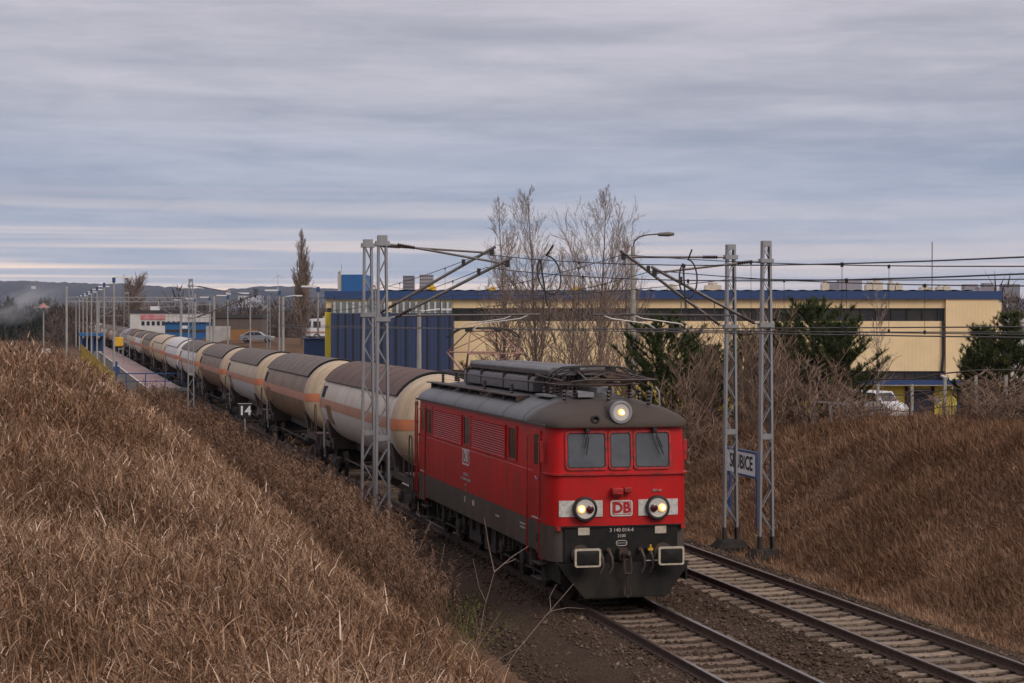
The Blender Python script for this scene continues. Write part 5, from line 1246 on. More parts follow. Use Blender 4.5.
for i in range(20):
    y0 = 111+i*7.; y1 = y0+6.9; t = MB()
    fx = lambda y: float(xo(y))-7.5+.2*max(0, (116-y)/5)
    fz = lambda y: .1+float(zo(y))*1.0
    for j in range(24):
        y = y0+(j+.5)/24*7; t.box((fx(y)-.012, y-.06, fz(y)+.1), (fx(y)+.012, y+.06, fz(y)+1.95))
    for zz in (.15, 1.0, 1.9): t.bar((fx(y0)+.025, y0, fz(y0)+zz), (fx(y1)+.025, y1, fz(y1)+zz), .03, .06)
    t.build('fence_panel', M['olive'], f, smooth=0)
    t = MB(); t.box((fx(y0)-.04, y0-.04, -.4+fz(y0)), (fx(y0)+.04, y0+.04, fz(y0)+2.05)); t.build('fence_post', M['olive'], f, smooth=0)
sh = empty('platform_shelter', 'blue roofed shelter on the left platform', 'shelter', (float(xo(250))-6.3, 250, .65+float(zo(250))))
t = MB(); t.box((-1.4, -2.5, 2.55), (2.4, 2.5, 3.0)); t.build('roof', M['blue_light'], sh)
t = MB()
for x in (-1.1, .5, 2.0):
    for y in (-2, 2): t.box((x-.12, y-.1, -.1), (x+.12, y+.1, 2.55))
t.build('posts', M['blue'], sh)
t = MB(); t.box((-1.2, 1.5, .3), (2.1, 1.58, 2.2)); t.build('back_panel', M['blue'], sh); t = MB(); t.box((-1.0, -1.7, 0), (-.2, -.9, .9)); t.build('litter_bin', M['lamp_head'], sh)
yb = empty('yellow_box', 'yellow box on two grey posts at the platform edge beside the train', 'equipment box', (float(xo(222))-3.1, 222, .65+float(zo(222))))
t = MB(); t.box((-.6, -.3, 1.5), (.6, .3, 2.7)); t.build('box_body', M['yellow'], yb, bevel=.05)
t = MB()
for x in (.05, .5): t.box((x-.05, -.05, 0), (x+.05, .05, 1.5))
t.box((-.0, -.06, 1.1), (.55, -.03, 1.25)); t.build('posts', M['pole'], yb)
o = empty('rusty_headed_lamp', 'lamp post with a rusty brown head left of the platform shelter', 'lamp post', gz(at(43.5, 262)))
t = MB(); t.tube([(0, 0, 0), (0, 0, 8.0)], [.12, .08], 8); t.build('pole', M['pole'], o); t = MB(); t.lathe((0, 0, 7.9), (0, 0, 1), [(0, .9), (.25, .5), (.6, .12), (.7, 0)], 10); t.build('lamp_shade', M['yellow'] if 0 else M['deadlamp'] if 'deadlamp' in M else M['copper'], o)
o = empty('information_sign', 'white sign between blue posts left of the platform shelter', 'sign', gz(at(46, 250)))
t = MB(); t.box((-.6, -.03, 1.6), (.6, .03, 2.2)); t.build('board', M['signwhite'], o)
for x in (-.7, .7):
    t = MB(); t.box((x-.07, -.07, 0), (x+.07, .07, 2.5)); t.build('post', M['blue'], o)
o = empty('yellow_barrier', 'low yellow barrier railing left of the platform shelter', 'barrier', gz(at(30, 240)), -YAW)
t = MB(); t.box((0, -.04, .9), (5, .04, 1.1)); t.box((0, -.04, .4), (5, .04, .5)); t.build('rails', M['olive'], o)
for x in (.2, 1.7, 3.2, 4.7):
    t = MB(); t.box((x-.08, -.08, -.2), (x+.08, .08, 1.25)); t.build('post', M['yellow'], o)
# further masts of the line, and the portal across the station
mast_at(make_mast('grey lattice mast rising behind the pair of masts left of the locomotive', 8.5, name='lattice_mast'), float(xo(78))+7.0, 78, -.4)
mast_at(make_mast('grey lattice mast by the blue factory wall', 8.5), float(xo(137))+7.2, 137, -.3)
mast_at(make_mast('grey twin leg mast on the left platform before the portal', 9.0, .8, .55), float(xo(190))-3.3, 190, .4)
po = empty('wire_portal', 'lattice portal spanning the tracks at the far end of the station', 'portal', (0, 270, float(zo(270))))
px0, px1 = -11.2, 8.5
for x in (px0, px1):
    t = MB(); t.box((x-.16, -.16, -.8), (x+.16, .16, 10.6 if x == px0 else 9.6)); t.build('portal_leg', M['pole'], po)
t = MB()
for z in (8.3, 9.0):
    for y in (-.25, .25): t.box((px0+.17, y-.05, z-.05), (px1-.17, y+.05, z+.05))
for i in range(28): x = px0+.2+i*.69; t.bar((x, -.25, 8.3 if i % 2 else 9.0), (x+.69, -.25, 9.0 if i % 2 else 8.3), .05, .05)
t.build('lattice_beam', M['pole'], po)
for i, (Yp, side) in enumerate(((196, 1), (255, 1), (310, 1), (310, -1))):
    x = float(xo(Yp))+(7.2 if side > 0 else -3.2); z = float(zo(Yp))
    o = empty('concrete_mast', ['concrete mast with a long bracket right of the tracks beyond the office', 'concrete mast with bracket right of the tracks before the portal', 'concrete mast with bracket right of the tracks beyond the portal', 'concrete mast with bracket left of the tracks beyond the portal'][i], 'mast', (x, Yp, z))
    t = MB(); t.tube([(0, 0, -.5), (0, 0, 8.6)], [.2, .13], 8); t.build('pole', M['pole'], o)
    t = MB(); t.tube([(0, 0, 5.8), (-side*3.3, 0, 7.4)], .05, 6); t.tube([(0, 0, 7.6), (-side*3.3, 0, 7.4)], .04, 6); t.tube([(-side*.8, 0, 6.0), (-side*4, 0, 6.05)], .035, 5); t.build('bracket', M['pole'], o)
for px, d, top, lab in ((419, 112, 310, 'plain concrete pole with a white arm in front of the blue factory wall'), (331, 150, 296, 'plain concrete pole at the left end of the blue factory wall'), (283, 190, 296, 'plain concrete pole left of the poplar')):
    p = gz(at(px, d)); H = 5.74-(top-324)/FPX*d-p.z
    o = empty('concrete_pole', lab, 'pole', p, -YAW); t = MB(); t.tube([(0, 0, -.3), (0, 0, H)], [.17, .12], 8); t.build('pole', M['pole'], o); t = MB(); t.tube([(0, 0, H-.1), (1.1, 0, H+.05), (1.5, 0, H+.05)], .05, 6); t.box((1.3, -.1, H-.02), (1.9, .1, H+.1)); t.build('lamp_arm', M['lamp_head'], o)
# curved street lamp behind the locomotive
p = gz(at(633, 80)); o = empty('street_lamp', 'tall concrete street lamp with a curved arm behind the cab roof', 'street lamp', p, -YAW)
H = 5.74+78/FPX*80-p.z
t = MB(); t.tube([(0, 0, -.3), (0, 0, H)], [.16, .09], 10); t.build('pole', M['concrete'], o)
t = MB(); t.tube([(0, 0, H-.05), (.06, 0, H+.2), (.25, 0, H+.38), (.55, 0, H+.46), (1.05, 0, H+.5)], .03, 7); t.build('curved_arm', M['tube'], o)
t = MB(); t.lathe((1.0, 0, H+.48), (1, 0, .03), [(0, .03), (.08, .075), (.45, .10), (.7, .06), (.72, 0)], 10); t.build('lamp_head', M['lamp_dark'], o)

# ---------------------------------------------------------------- factory behind the tracks
FD = 140.; FS = FD/FPX
def corr(name, col, col2, per=3.2):
    m = mat(name, col, .6, 0, col2, .35, (1, 1, .4), .4, .7, tuple(c*.8 for c in col), .9, .35)
    t = m.node_tree; b = t.nodes['Principled BSDF']; tc = N(t, 'ShaderNodeTexCoord'); w = N(t, 'ShaderNodeTexWave', wave_type='BANDS', bands_direction='X'); w.inputs['Scale'].default_value = per
    t.links.new(tc.outputs['Object'], w.inputs[0]); bn = N(t, 'ShaderNodeBump'); bn.inputs['Strength'].default_value = .28; bn.inputs['Distance'].default_value = .03
    t.links.new(w.outputs[1], bn.inputs['Height']); t.links.new(bn.outputs[0], b.inputs['Normal']); return m
YW = corr('yellow_cladding', (.78, .60, .345), (.70, .53, .29)); BW = corr('blue_cladding', (.020, .040, .105), (.024, .036, .085), 1.2)
STRIP = mat('dark_window_strip', (.020, .022, .028), .25, 0, (.045, .038, .032), .4, spec=.4)
GREENISH = mat('greenish_glazing', (.16, .19, .185), .35, 0, (.10, .12, .12), 1.2)
BRIGHTY = mat('bright_yellow_wall', (.76, .60, .05), .6, 0, (.64, .48, .05), .8)
DOOR = mat('dark_gate', (.022, .02, .035), .5); ROOFW = mat('pale_roof_sheet', (.5, .5, .52), .5, 0, (.36, .36, .38), .5)
fo = at(326, FD); fo.z = -.9
fac = empty('factory', 'long yellow factory hall with blue roof edge and dark window strips', 'factory', fo, -YAW)
X_ = lambda px: (px-326)*FS
Z_ = lambda py: 5.74-(py-324)*FS+.9
def fb(name, m, x0, x1, y0, y1, z0, z1, par=None, bev=0): t = MB(); t.box((X_(x0), y0, z0), (X_(x1), y1, z1)); return t.build(name, m, par or fac, smooth=0, bevel=bev)
zt = Z_(291)
fb('wall', YW, 326, 1000, .35, 30, -1, zt-.05)
fb('upper_wall', YW, 326, 945, .0, .346, Z_(308), Z_(299))
fb('middle_wall', YW, 326, 945, .0, .346, Z_(371), Z_(321))
fb('corner_wall', YW, 945.1, 1000.5, -.25, .346, Z_(379), Z_(298.5))
fb('ground_wall', BRIGHTY, 326, 957, .02, .346, -1, Z_(384.6))
fb('teal_wall', BW, 957.1, 1000, .02, .346, -1, Z_(384.6))
fb('roof_edge', M['blue'], 325, 999, -.35, 30.3, Z_(299), zt); fb('corner_edge', M['blue'], 999, 1001, -.35, 30.3, Z_(301), zt-.02)
w = fb('window_strip', STRIP, 327, 944.9, .2, .345, Z_(321), Z_(308))
t = MB()
for px in np.arange(334, 945, 15.5): t.box((X_(px)-.04, .1, Z_(321)), (X_(px)+.06, .199, Z_(308)))
t.build('mullions', M['gasket'], w, smooth=0)
for px in (905, 916, 962 if 0 else 900): pass
w = fb('lower_window_strip', STRIP, 327, 945, .15, .345, Z_(380), Z_(371))
t = MB()
for px in np.arange(334, 945, 11): t.box((X_(px)-.05, .08, Z_(380)), (X_(px)+.05, .149, Z_(371)))
t.build('mullions', M['gasket'], w, smooth=0)
fb('canopy', M['blue'], 700, 966, -1.3, .0, Z_(384), Z_(380)); fb('canopy_edge', M['concrete'], 700, 966, -1.32, -1.301, Z_(385.2), Z_(384.2))
g = fb('gate', DOOR, 908, 931, -.05, .019, -1, Z_(389)); fb('gate_frame', M['rust'], 905, 908, -.1, .0, -1, Z_(386), g); fb('gate_frame', M['rust'], 931, 934.5, -.1, .0, -1, Z_(386), g); fb('gate_lintel', M['offwhite'], 908.1, 930.9, -.1, -.06, Z_(391), Z_(389.5), g)
fb('notice', M['signwhite'], 936, 941, -.02, .019, Z_(404), Z_(398))
t = MB(); t.tube([(X_(943), -.12, Z_(320)), (X_(943), -.12, Z_(355)), (X_(941.5), -.12, Z_(371))], .09, 8); t.build('drain_pipe', M['gasket'], fac)
t = MB(); t.tube([(X_(940.5), -.2, Z_(375)), (X_(949.5), -.6, Z_(380.5)), (X_(949.5), -.6, Z_(384))], .12, 8); t.build('white_pipe', M['white'], fac)
t = MB(); t.tube([(X_(948.5), -1.25, Z_(385.5)), (X_(948.5), -1.25, -.3)], .05, 6); t.build('canopy_post', M['offwhite'], fac)
w = fb('glazing_band', GREENISH, 334, 452, -2.0, .19, Z_(313.5), Z_(302)); 
t = MB()
for k, px in enumerate(np.arange(337, 452, 6.2)): t.box((X_(px)-.07, -2.06, Z_(313)), (X_(px)+.07, -2.003, Z_(302)))
t.build('mullions', M['white'], w, smooth=0); fb('glazing_post', YW, 390, 393, -2.1, -1.99, Z_(312), Z_(302), w)
w = fb('blue_annex', BW, 334, 454, -2.4, .0, -1, Z_(313.6))
t = MB()
for px in (341, 348.5, 356, 364, 384, 398, 408, 419, 429, 440, 451): t.box((X_(px)-.05, -2.45, -1), (X_(px)+.05, -2.401, Z_(314)))
t.build('annex_pilasters', M['gasket'], w, smooth=0)
fb('yellow_annex', BRIGHTY, 327, 333.9, -1.5, .019, -1, Z_(312))
w = fb('roof_cabin', M['blue_light'], 337, 362, 4, 9, zt, Z_(273)); fb('cabin_grille', M['offwhite'], 332.5, 336.9, 4.1, 8.9, zt, Z_(273.5), w)
t = MB(); t.loft([[(X_(px), y, zt+.05+(.10 if k % 2 else .04)) for y in (2.2, 2.3, 12)] for k, px in enumerate(np.arange(366, 990, 7.))], False, False); t.build('roof_sheets', ROOFW, fac, smooth=0)
for px, h, wd in ((430, .5, .6), (492, .4, .5), (577, .4, .7), (676, .6, .7), (718, .7, 1.2), (833, .9, .5), (878, .8, .5), (886, 1.05, .8), (901, .95, .4), (908, .7, .5), (936, .5, .8), (950, .5, .4), (957, .55, .5)):
    t = MB(); t.box((X_(px)-wd/2, 3.2, zt), (X_(px)+wd/2, 4.2, zt+h*.7)); t.cyl((X_(px), 3.7, zt+h*.7), (X_(px), 3.7, zt+h), wd*.3, 8); t.build('roof_vent', M['cream_edge'] if px > 600 else M['yellow'], fac, smooth=0)
t = MB(); t.tube([(X_(941), 3, zt), (X_(941), 3, Z_(240))], .035, 5); t.build('antenna_rod', M['equip'], fac)
def block(name, label, cat, px0, px1, py0, py1, d, m, depth=8, win=None, roof=None, group=None, floors=0):
    p = at((px0+px1)/2, d); s = d/FPX; w = (px1-px0)*s; z0 = 5.74-(py1-324)*s; z1 = 5.74-(py0-324)*s; p.z = z0
    o = empty(name, label, cat, p, -YAW, group); t = MB(); t.box((-w/2, 0, -2), (w/2, depth, z1-z0)); t.build('wall', m, o, smooth=0)
    if roof: t = MB(); t.box((-w/2-.15, -.2, z1-z0+.003), (w/2+.15, depth+.2, z1-z0+roof[1])); t.build('roof', roof[0], o, smooth=0)
    for k in range(floors):
        a = (k+.35)/floors*(z1-z0); b = (k+.8)/floors*(z1-z0); n = max(3, int(w/ (d/250.))) if win is None else win; n = min(n, 14)
        t = MB()
        for j in range(n): x = -w/2+w*(j+.25)/n; t.box((x, -.04*d/300, a), (x+w*.5/n, -.002, b))
        t.build('window_row', STRIP, o, smooth=0)
    return o, w, z1-z0
WHW = mat('white_render', (.56, .55, .53), .8, 0, (.44, .42, .4), .4); PINK = mat('pink_banner', (.5, .13, .14), .6, 0, (.5, .3, .3), 1.2); DROOF = mat('dark_felt_roof', (.05, .045, .045), .9); ORW = mat('orange_boards', (.23, .11, .04), .8, 0, (.25, .13, .04), 1); STON = mat('pale_block_wall', (.38, .36, .34), .9, 0, (.27, .25, .24), .8); CITY = mat('far_city_wall', (.27, .25, .27), .9, 0, (.20, .185, .20), .02, rnd=.25); GRN = mat('green_stripe', (.02, .22, .09), .5)
o, w, h = block('office_building', 'low white office with a faded red banner beyond the train', 'building', 130, 198, 313, 332, 330, WHW, 14, 10, (DROOF, .5), None, 0)
t = MB(); t.box((-w*.34, -.12, h-1.1), (w*.02, -.003, h-.25)); t.build('banner', PINK, o, smooth=0)
for k in range(8): t = MB(); x = -w*.33+k*w*.075; t.box((x, -.05, h-2.1), (x+w*.045, -.003, h-1.4)); t.build('window', STRIP, o, smooth=0)
t = MB(); t.box((-w*.25, 3, h+.5), (-w*.14, 5, h+1.2)); t.build('roof_unit', M['lamp_head'], o, smooth=0)
o, w, h = block('blue_cabin', 'blue office container building in front of the white office', 'building', 165, 206, 323, 333, 300, M['blue_light'], 6, None, (M['blue'], .15)); t = MB(); t.box((-w*.08, -.06, h*.45), (w*.05, -.003, h*.75)); t.build('window', M['lamp_head'], o, smooth=0); t = MB(); t.box((-w*.5+.1, -.05, h*.1), (w*.5-.1, -.003, h*.35)); t.build('base_band', M['rust'], o, smooth=0)
block('block_wall', 'pale concrete block wall right of the blue office container', 'wall', 206, 230, 326, 341, 270, STON, .4)
block('board_fence', 'orange brown board fence behind the parked grey car', 'fence', 231, 257, 329.5, 341, 268, ORW, .25)
block('low_building', 'dark roofed low building behind the pale block wall', 'building', 214, 262, 318, 330, 320, mat('brown_wall', (.11, .08, .065), .9), 8, None, (DROOF, .6))
block('blue_container', 'blue metal container at the foot of the poplar by the factory', 'container', 304, 333, 339, 356, 146, M['blue'], 2.4, None, (M['blue'], .08))
o, w, h = block('warehouse', 'white warehouse with a green stripe beyond the factory corner', 'building', 1003, 1120, 322, 360, 190, WHW, 20, None, (ROOFW, .4)); t = MB(); t.box((-w/2, -.06, h-1.7), (w/2, -.003, h-1.2)); t.build('green_band', GRN, o, smooth=0); t = MB(); t.box((-w/2+.3, -.06, h-3.4), (w/2, -.003, h-2.4)); t.build('window_row', STRIP, o, smooth=0)
block('yellow_kiosk', 'bright yellow kiosk with blue top beyond the factory corner', 'building', 1000, 1009, 357, 400, 150, BRIGHTY, 3, None, (M['blue'], 1.0))
# vehicles
def wheel(par, x, y, r, wdt=.2):
    t = MB(); t.lathe((x, y, r), (1 if x > 0 else -1, 0, 0), [(-wdt, r*.95), (-wdt, r), (0, r), (.01, r*.7), (0, r*.62), (-.03, r*.6), (-.03, 0)], 16); t.build('wheel', M['gasket'], par)
def car(label, loc, rz, m, van=False, group=None):
    o = empty('parked_van' if van else 'parked_car', label, 'van' if van else 'car', loc, rz, group)
    L_, Hh, Wd = (4.9, 2.0, 1.9) if van else (4.3, 1.45, 1.7)
    if van: prof = [(-2.45, .35), (-2.45, .9), (-2.3, 1.1), (-1.55, 1.3), (-.95, 1.95), (2.3, 2.0), (2.45, 1.8), (2.45, .35)]; gp = [(-1.5, 1.32), (-.98, 1.85), (.2, 1.87), (.2, 1.3)]; glass2 = [(.35, 1.3), (.35, 1.87), (2.2, 1.87), (2.3, 1.3)]
    else: prof = [(-2.15, .3), (-2.15, .68), (-1.9, .82), (-1.0, .95), (-.4, 1.38), (.9, 1.43), (1.7, 1.0), (2.1, .95), (2.15, .3)]; gp = [(-.85, .97), (-.33, 1.33), (.2, 1.36), (.2, .96)]; glass2 = [(.3, .96), (.3, 1.36), (.85, 1.36), (1.5, 1.0)]
    t = MB(); rg = []
    for x, k in ((-Wd/2, .96), (-Wd/2+.12, 1.0), (Wd/2-.12, 1.0), (Wd/2, .96)): rg.append([(x if z < 1.0 else x*.9, y*k, .3+(z-.3)*k) for y, z in prof])
    t.loft(rg, True, True); t.build('body', m, o, bevel=.03)
    for s_ in (-1, 1):
        for q in (gp, glass2): t = MB(); t.loft([[(s_*(Wd/2+.012)*(.93 if z > 1.2 else .985)-s_*.0, y, z) for y, z in q], [(s_*(Wd/2-.2)*.9, y, z) for y, z in q]], True, True); t.build('side_window', STRIP, o, smooth=0)
        for yy in (-L_*.32, L_*.31): wheel(o, s_*Wd/2, yy, .32)
        t = MB(); t.box((s_*.55-.2, -L_/2-.02, .62), (s_*.55+.2, -L_/2+.08, .8)); t.build('headlight', M['dish'], o, bevel=.02)
    a, b_ = gp[0], gp[1]; t = MB(); t.loft([[(-.66, a[0]-.06, a[1]+.02), (.66, a[0]-.06, a[1]+.02)], [(-.6, b_[0]-.06, b_[1]+.02), (.6, b_[0]-.06, b_[1]+.02)]], False, False); t.build('windscreen', STRIP, o, smooth=0)
    return o
SILV = mat('silver_car_paint', (.22, .23, .25), .35, .3); WHC = mat('white_car_paint', (.5, .5, .52), .35)
car('silver grey car parked before the orange brown board fence', gz(at(257, 246)), R(75), SILV)
car('white car parked left of the orange brown board fence', gz(at(212, 262)), R(70), WHC)
car('white van parked by the dark factory gate', Vector((*at(874, 131)[:2], -.75)), R(20), WHC, True)
o = empty('truck', 'white truck with orange striped cab at the left end of the factory', 'truck', gz(at(316, 258)), R(-82))
t = MB(); t.loft([[(x, y, z) for y, z in ((-1.1, .6), (-1.1, 1.6), (-.9, 2.9), (1.0, 3.0), (1.0, .6))] for x in (-1.2, 1.2)], True, True); t.build('cab', WHC, o, bevel=.05)
for s_ in (-1, 1): t = MB(); t.box((s_*1.205-.01, -.7, 1.8), (s_*1.205+.01, .3, 2.6)); t.build('side_window', STRIP, o); wheel(o, s_*1.2, -.2, .5, .3); wheel(o, s_*1.2, 4.5, .5, .3)
t = MB(); t.box((-1.21, -1.12, 1.0), (1.21, .9, 1.25)); t.build('orange_stripe', M['copper'], o); t = MB(); t.box((-1.05, -1.08, 1.75), (1.05, -1.0, 2.6)); t.build('windscreen', STRIP, o); t = MB(); t.box((-1.25, 1.3, 1.0), (1.25, 7.5, 3.3)); t.box((-1, .9, .6), (1, 7.4, 1.0)); t.build('cargo_box', WHW, o)
# fence and gate-like frame on top of the slope at the right
fn = empty('wire_fence', 'rusty wire fence with concrete posts along the slope top before the factory', 'fence')
pts = [gz(at(px, d)) for px, d in ((690, 75), (760, 71), (800, 68), (838, 65), (878, 62.5), (912, 60), (945, 58), (976, 56), (1006, 54), (1040, 52))]
for p in pts: t = MB(); t.box((-.04, -.04, -.3), (.04, .04, 1.35)); t.build('fence_post', M['concrete'], fn, p, 0)
t = MB()
for a, b in zip(pts, pts[1:]):
    for z in (.5, 1.0, 1.5): t.tube([a+Vector((0, 0, z)), b+Vector((0, 0, z))], .014 if z < 1.4 else .022, 4)
t.build('fence_wires', M['rust'], fn, smooth=0)
o = empty('post_and_rail_frame', 'weathered grey frame of two posts and a top rail on the slope', 'frame', gz(at(831, 63)), -YAW-.1)
for x in (-.58, .0, .55): t = MB(); t.box((x-.045, -.045, -.3), (x+.045, .045, .85-x*.1)); t.build('post', M['mast'], o)
t = MB(); t.bar((-.62, -.05, .92), (.6, -.05, .82), .06, .06); t.build('top_rail', M['mast'], o)
leaf_bush('yellow_leaved_bush', 'small bush with orange yellow leaves behind the post and rail frame', gz(at(860, 70)), 500, .9, 1.5, tint_mat('yellow_leaves', [(0, (.2, .09, .015)), (1, (.5, .27, .04))]), .035, 9)

# ---------------------------------------------------------------- far background
def far_wood():
    rng = np.random.default_rng(70); V = dict(P=[], h=[], l=[], a=[], w=[], t=[])
    def clump(px0, px1, d0, d1, n, H, kind):
        px = rng.uniform(px0, px1, n); d = np.sqrt(rng.uniform(d0*d0, d1*d1, n)); v = (px-512)/FPX
        x = CAM[0]+d*(math.sin(YAW)+v*math.cos(YAW)); y = CAM[1]+d*(math.cos(YAW)-v*math.sin(YAW)); Ht = H*rng.uniform(.6, 1.15, n)*(.7+.5*vnoise(px, d, 9, 3))
        m = 70
        for j in range(m):
            zf = rng.uniform(.0, 1, n); rad = Ht*.28*(1-zf**2)**.5*np.sqrt(rng.random(n)); a = rng.uniform(0, 6.28, n)
            V['P'].append(np.stack([x+rad*np.cos(a), y+rad*np.sin(a), -1+Ht*zf*.93], 1)); V['h'].append(Ht*rng.uniform(.08, .2, n)); V['l'].append(rng.uniform(.1, 1.0, n)); V['a'].append(a); V['w'].append(Ht*rng.uniform(.03, .07, n) if kind else Ht*rng.uniform(.010, .025, n)); V['t'].append(np.clip(rng.normal(.25 if kind else .78, .12, n), 0, .49 if kind else 1))
    clump(-900, -60, 520, 1000, 700, 11, 1); clump(-60, 75, 520, 900, 500, 12, 1); clump(20, 340, 520, 900, 520, 11, 0); clump(120, 290, 460, 620, 120, 8, 1); clump(150, 340, 420, 480, 160, 7, 0); clump(50, 340, 400, 640, 620, 11.5, 0); clump(330, 1000, 600, 1200, 250, 11, 0); clump(990, 1100, 260, 700, 260, 11, 0); clump(-60, 60, 300, 420, 70, 5, 0)
    clump(-100, 1150, 1200, 2000, 700, 13, 1)
    c = {k: np.concatenate(v) for k, v in V.items()}
    tag(blades('distant_wood', c['P'], c['h'], c['l'], c['a'], c['w'], c['t'], M['farwood'], 1, .2), 'distant brown and dark green woods at the edge of the plain', 'woods', kind='stuff')
far_wood()
HILL = mat('hill_woods', (.018, .021, .024), .95, 0, (.034, .030, .028), .006, (1, 1, .4), .4, .65, (.08, .07, .055), .0022, .5)
def hills():
    rng = np.random.default_rng(80); a = np.linspace(-.85, .75, 800)
    rows = []
    prof = [(1900, -1, .0), (2400, .35, .0), (3000, .62, 1), (3500, .55, 1), (4300, .92, 1), (5000, 1.0, 1), (5600, .8, 1)]
    for d, f, _ in prof:
        az = a+YAW; env = np.interp(a, [-.85, -.27, -.2, -.12, -.05, .1, .2, .3, .75], [1.05, 1.0, .93, .86, .74, .66, .62, .62, .7])
        nz = (vnoise(a*40+9, a*0+d/500, 1, 5)-.5)*.24+(vnoise(a*160, a*0+d/300, 1, 6)-.5)*.08+rng.normal(0, .008, len(a))
        z = (d/5000*112*f*(env+nz) if f > 0 else a*0-4); rows.append(np.stack([CAM[0]+d*np.sin(az), CAM[1]+d*np.cos(az), z], 1))
    G = np.array(rows); n = G.shape[1]; idx = np.arange(G.shape[0]*n).reshape(-1, n); F = np.stack([idx[:-1, :-1], idx[:-1, 1:], idx[1:, 1:], idx[1:, :-1]], -1).reshape(-1, 4)
    tag(raw('hills', G.reshape(-1, 3), F, HILL), kind='structure')
hills()
for i, (a, b, y0, y1, d, lab) in enumerate(((403, 414, 275.5, 292, 1500, 'grey tower block above the factory roof, left of two'), (419.5, 433, 274.5, 292, 1450, 'grey tower block above the factory roof, right of two'), (829, 838, 282, 294, 1700, 'small pinkish city house above the factory roof at its right half'), (839, 862, 280, 295, 1750, 'wide pinkish city block above the factory roof left of the vents'), (965, 978, 284, 296, 1650, 'narrow city block left of the pink one above the factory corner'), (979, 997, 287, 297, 1600, 'low wide city block above the factory corner'), (984, 993, 283, 290, 1900, 'taller pink city block above the factory corner'), (1003, 1020, 284, 297, 1800, 'city block right of the factory corner'))):
    block('tower_block' if i < 2 else 'city_block', lab, 'building', a, b, y0, y1, d, CITY, 14, 6, None, 'far city blocks', 5 if i < 2 else 0)
PW = mat('pale_plant_wall', (.46, .47, .5), .8, 0, (.3, .32, .36), .03)
p = at(249, 2600); p.z = 28; o = empty('power_plant', 'pale industrial plant with a short dark chimney on the far hills', 'building', p, -YAW); s_ = 2600/FPX
t = MB(); t.box((-11*s_, 0, 0), (11*s_, 40, 12*s_)); t.build('wall', PW, o, smooth=0); t = MB(); t.box((-9*s_, -.5, 5*s_), (-6.6*s_, -.02, 10*s_)); t.build('dark_panel', STRIP, o, smooth=0); t = MB(); t.box((-1*s_, -.5, 3*s_), (10*s_, -.02, 6*s_)); t.build('grey_panel', M['mast'], o, smooth=0)
t = MB(); t.box((4*s_, 5, 12.02*s_), (7.5*s_, 20, 19*s_)); t.build('chimney', M['rust'], o, smooth=0); t = MB(); t.box((-17*s_, 10, -3*s_), (16*s_, 60, 2*s_)); t.build('annex', PW, o, smooth=0)
p = at(278, 3200); p.z = 62; o = empty('wind_turbine', 'tiny wind turbine on the far hills right of the plant', 'wind turbine', p, -YAW)
t = MB(); t.cyl((0, 0, 0), (0, 0, 24), .6, 6, 0, .4); t.build('tower', PW, o); t = MB(); t.box((-.6, -2, 23.6), (.6, 2, 24.8)); t.build('nacelle', PW, o)
for k in range(3): a = R(100+120*k); t = MB(); t.bar((0, -2.2, 24.2), (math.cos(a)*11, -2.2, 24.2+math.sin(a)*11), .25, .6); t.build('blade', PW, o)
p = at(341, 900); p.z = 0; o = empty('radio_tower', 'white lattice radio tower behind the blue roof cabin', 'tower', p, -YAW); s_ = 900/FPX
t = MB(); t.box((-2.2*s_, -1, 0), (.6*s_, 1, 66*s_)); t.build('tower_shaft', WHW, o, smooth=0); t = MB(); t.box((.3*s_, -.2, 66*s_), (.7*s_, .2, 73*s_)); t.build('antenna', M['mast'], o, smooth=0)
for z in (50, 54, 58, 62): t = MB(); t.box((-2.6*s_, -1.3, z*s_), (-.6*s_, -1.01, (z+2.4)*s_)); t.build('dish', M['mast'], o, smooth=0)
for i, (px, py, d) in enumerate(((33, 286, 3300), (228, 291.5, 2600), (1006, 304, 1300))):
    o, w, h = block('white_house', ['tiny white house on the far left hills', 'white house with red roof among the far trees below the plant', 'white house on the hillside right of the factory'][i], 'house', px-1.8, px+1.8, py-.3, py+1.6, d, WHW, 9); t = MB(); t.prism([(-w*.55, h), (w*.55, h), (0, h+w*.3)], -.3, 9.3, lambda u, v, q: (u, q, v)); t.build('roof', PINK if i == 1 else DROOF, o, smooth=0)
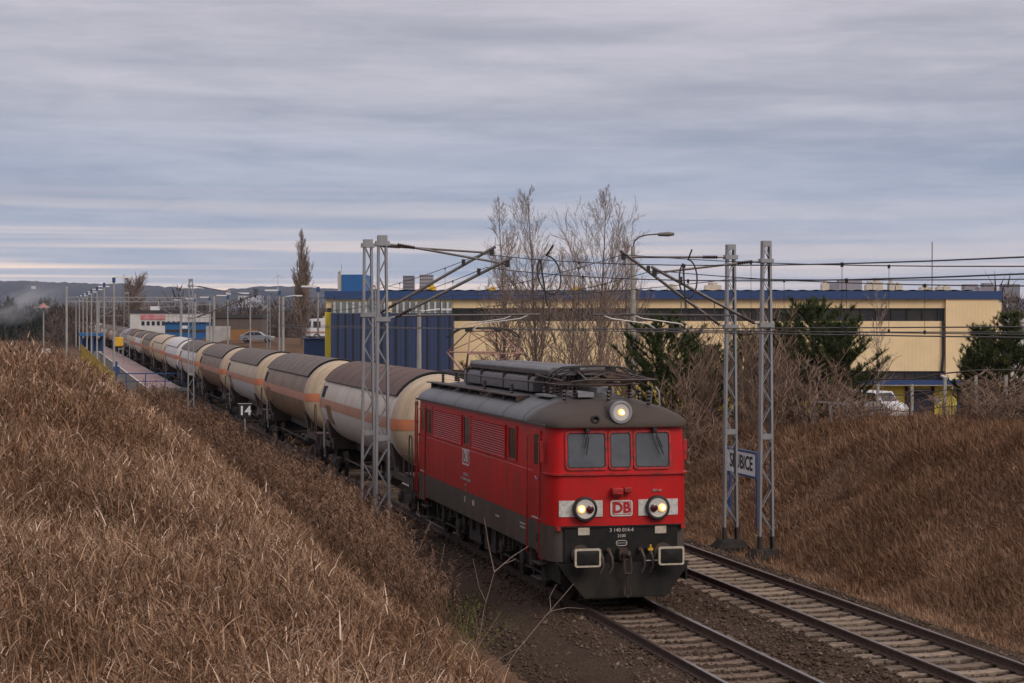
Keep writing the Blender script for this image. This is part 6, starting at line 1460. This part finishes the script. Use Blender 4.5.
def smoke():
    import bmesh
    p = at(22, 430); o = None
    bm = bmesh.new(); bmesh.ops.create_icosphere(bm, subdivisions=3, radius=1); me = bpy.data.meshes.new('smoke_plume'); bm.to_mesh(me); bm.free()
    o = bpy.data.objects.new('smoke_plume', me); COL.objects.link(o); p.z = 10.2; o.location = p; o.scale = (11, 7, 4.6); o.rotation_euler = (0, R(-18), -YAW)
    m = bpy.data.materials.new('smoke'); m.use_nodes = True; t = m.node_tree; t.nodes.remove(t.nodes['Principled BSDF']); v = N(t, 'ShaderNodeVolumePrincipled'); v.inputs['Color'].default_value = (.85, .85, .87, 1)
    tc = N(t, 'ShaderNodeTexCoord'); n = N(t, 'ShaderNodeTexNoise'); n.inputs['Scale'].default_value = 1.6; n.inputs['Detail'].default_value = 4; t.links.new(tc.outputs['Object'], n.inputs['Vector'])
    ln = N(t, 'ShaderNodeVectorMath', operation='LENGTH'); t.links.new(tc.outputs['Object'], ln.inputs[0]); q = N(t, 'ShaderNodeMapRange'); t.links.new(ln.outputs['Value'], q.inputs[0]); q.inputs[1].default_value = 1; q.inputs[2].default_value = .3
    q2 = N(t, 'ShaderNodeMapRange'); t.links.new(n.outputs[0], q2.inputs[0]); q2.inputs[1].default_value = .42; q2.inputs[2].default_value = .72; q2.inputs[4].default_value = .15
    mu = N(t, 'ShaderNodeMath', operation='MULTIPLY'); t.links.new(q.outputs[0], mu.inputs[0]); t.links.new(q2.outputs[0], mu.inputs[1]); t.links.new(mu.outputs[0], v.inputs['Density'])
    t.links.new(v.outputs[0], t.nodes['Material Output'].inputs['Volume']); me.materials.append(m); tag(o, 'thin pale smoke drifting over the far dark wood at the left edge', 'smoke', kind='stuff')
smoke()
def haze():
    t = MB(); t.box((-3200, -400, -7), (4600, 6000, 260)); o = t.build('haze', (m := bpy.data.materials.new('haze_air')), None, smooth=0)
    m.use_nodes = True; k = m.node_tree; k.nodes.remove(k.nodes['Principled BSDF']); v = N(k, 'ShaderNodeVolumePrincipled'); v.inputs['Color'].default_value = (.42, .62, 1, 1); v.inputs['Density'].default_value = 3.6e-5
    k.links.new(v.outputs[0], k.nodes['Material Output'].inputs['Volume']); tag(o, 'pale blue haze in the air over the plain', 'haze', kind='stuff')
haze()
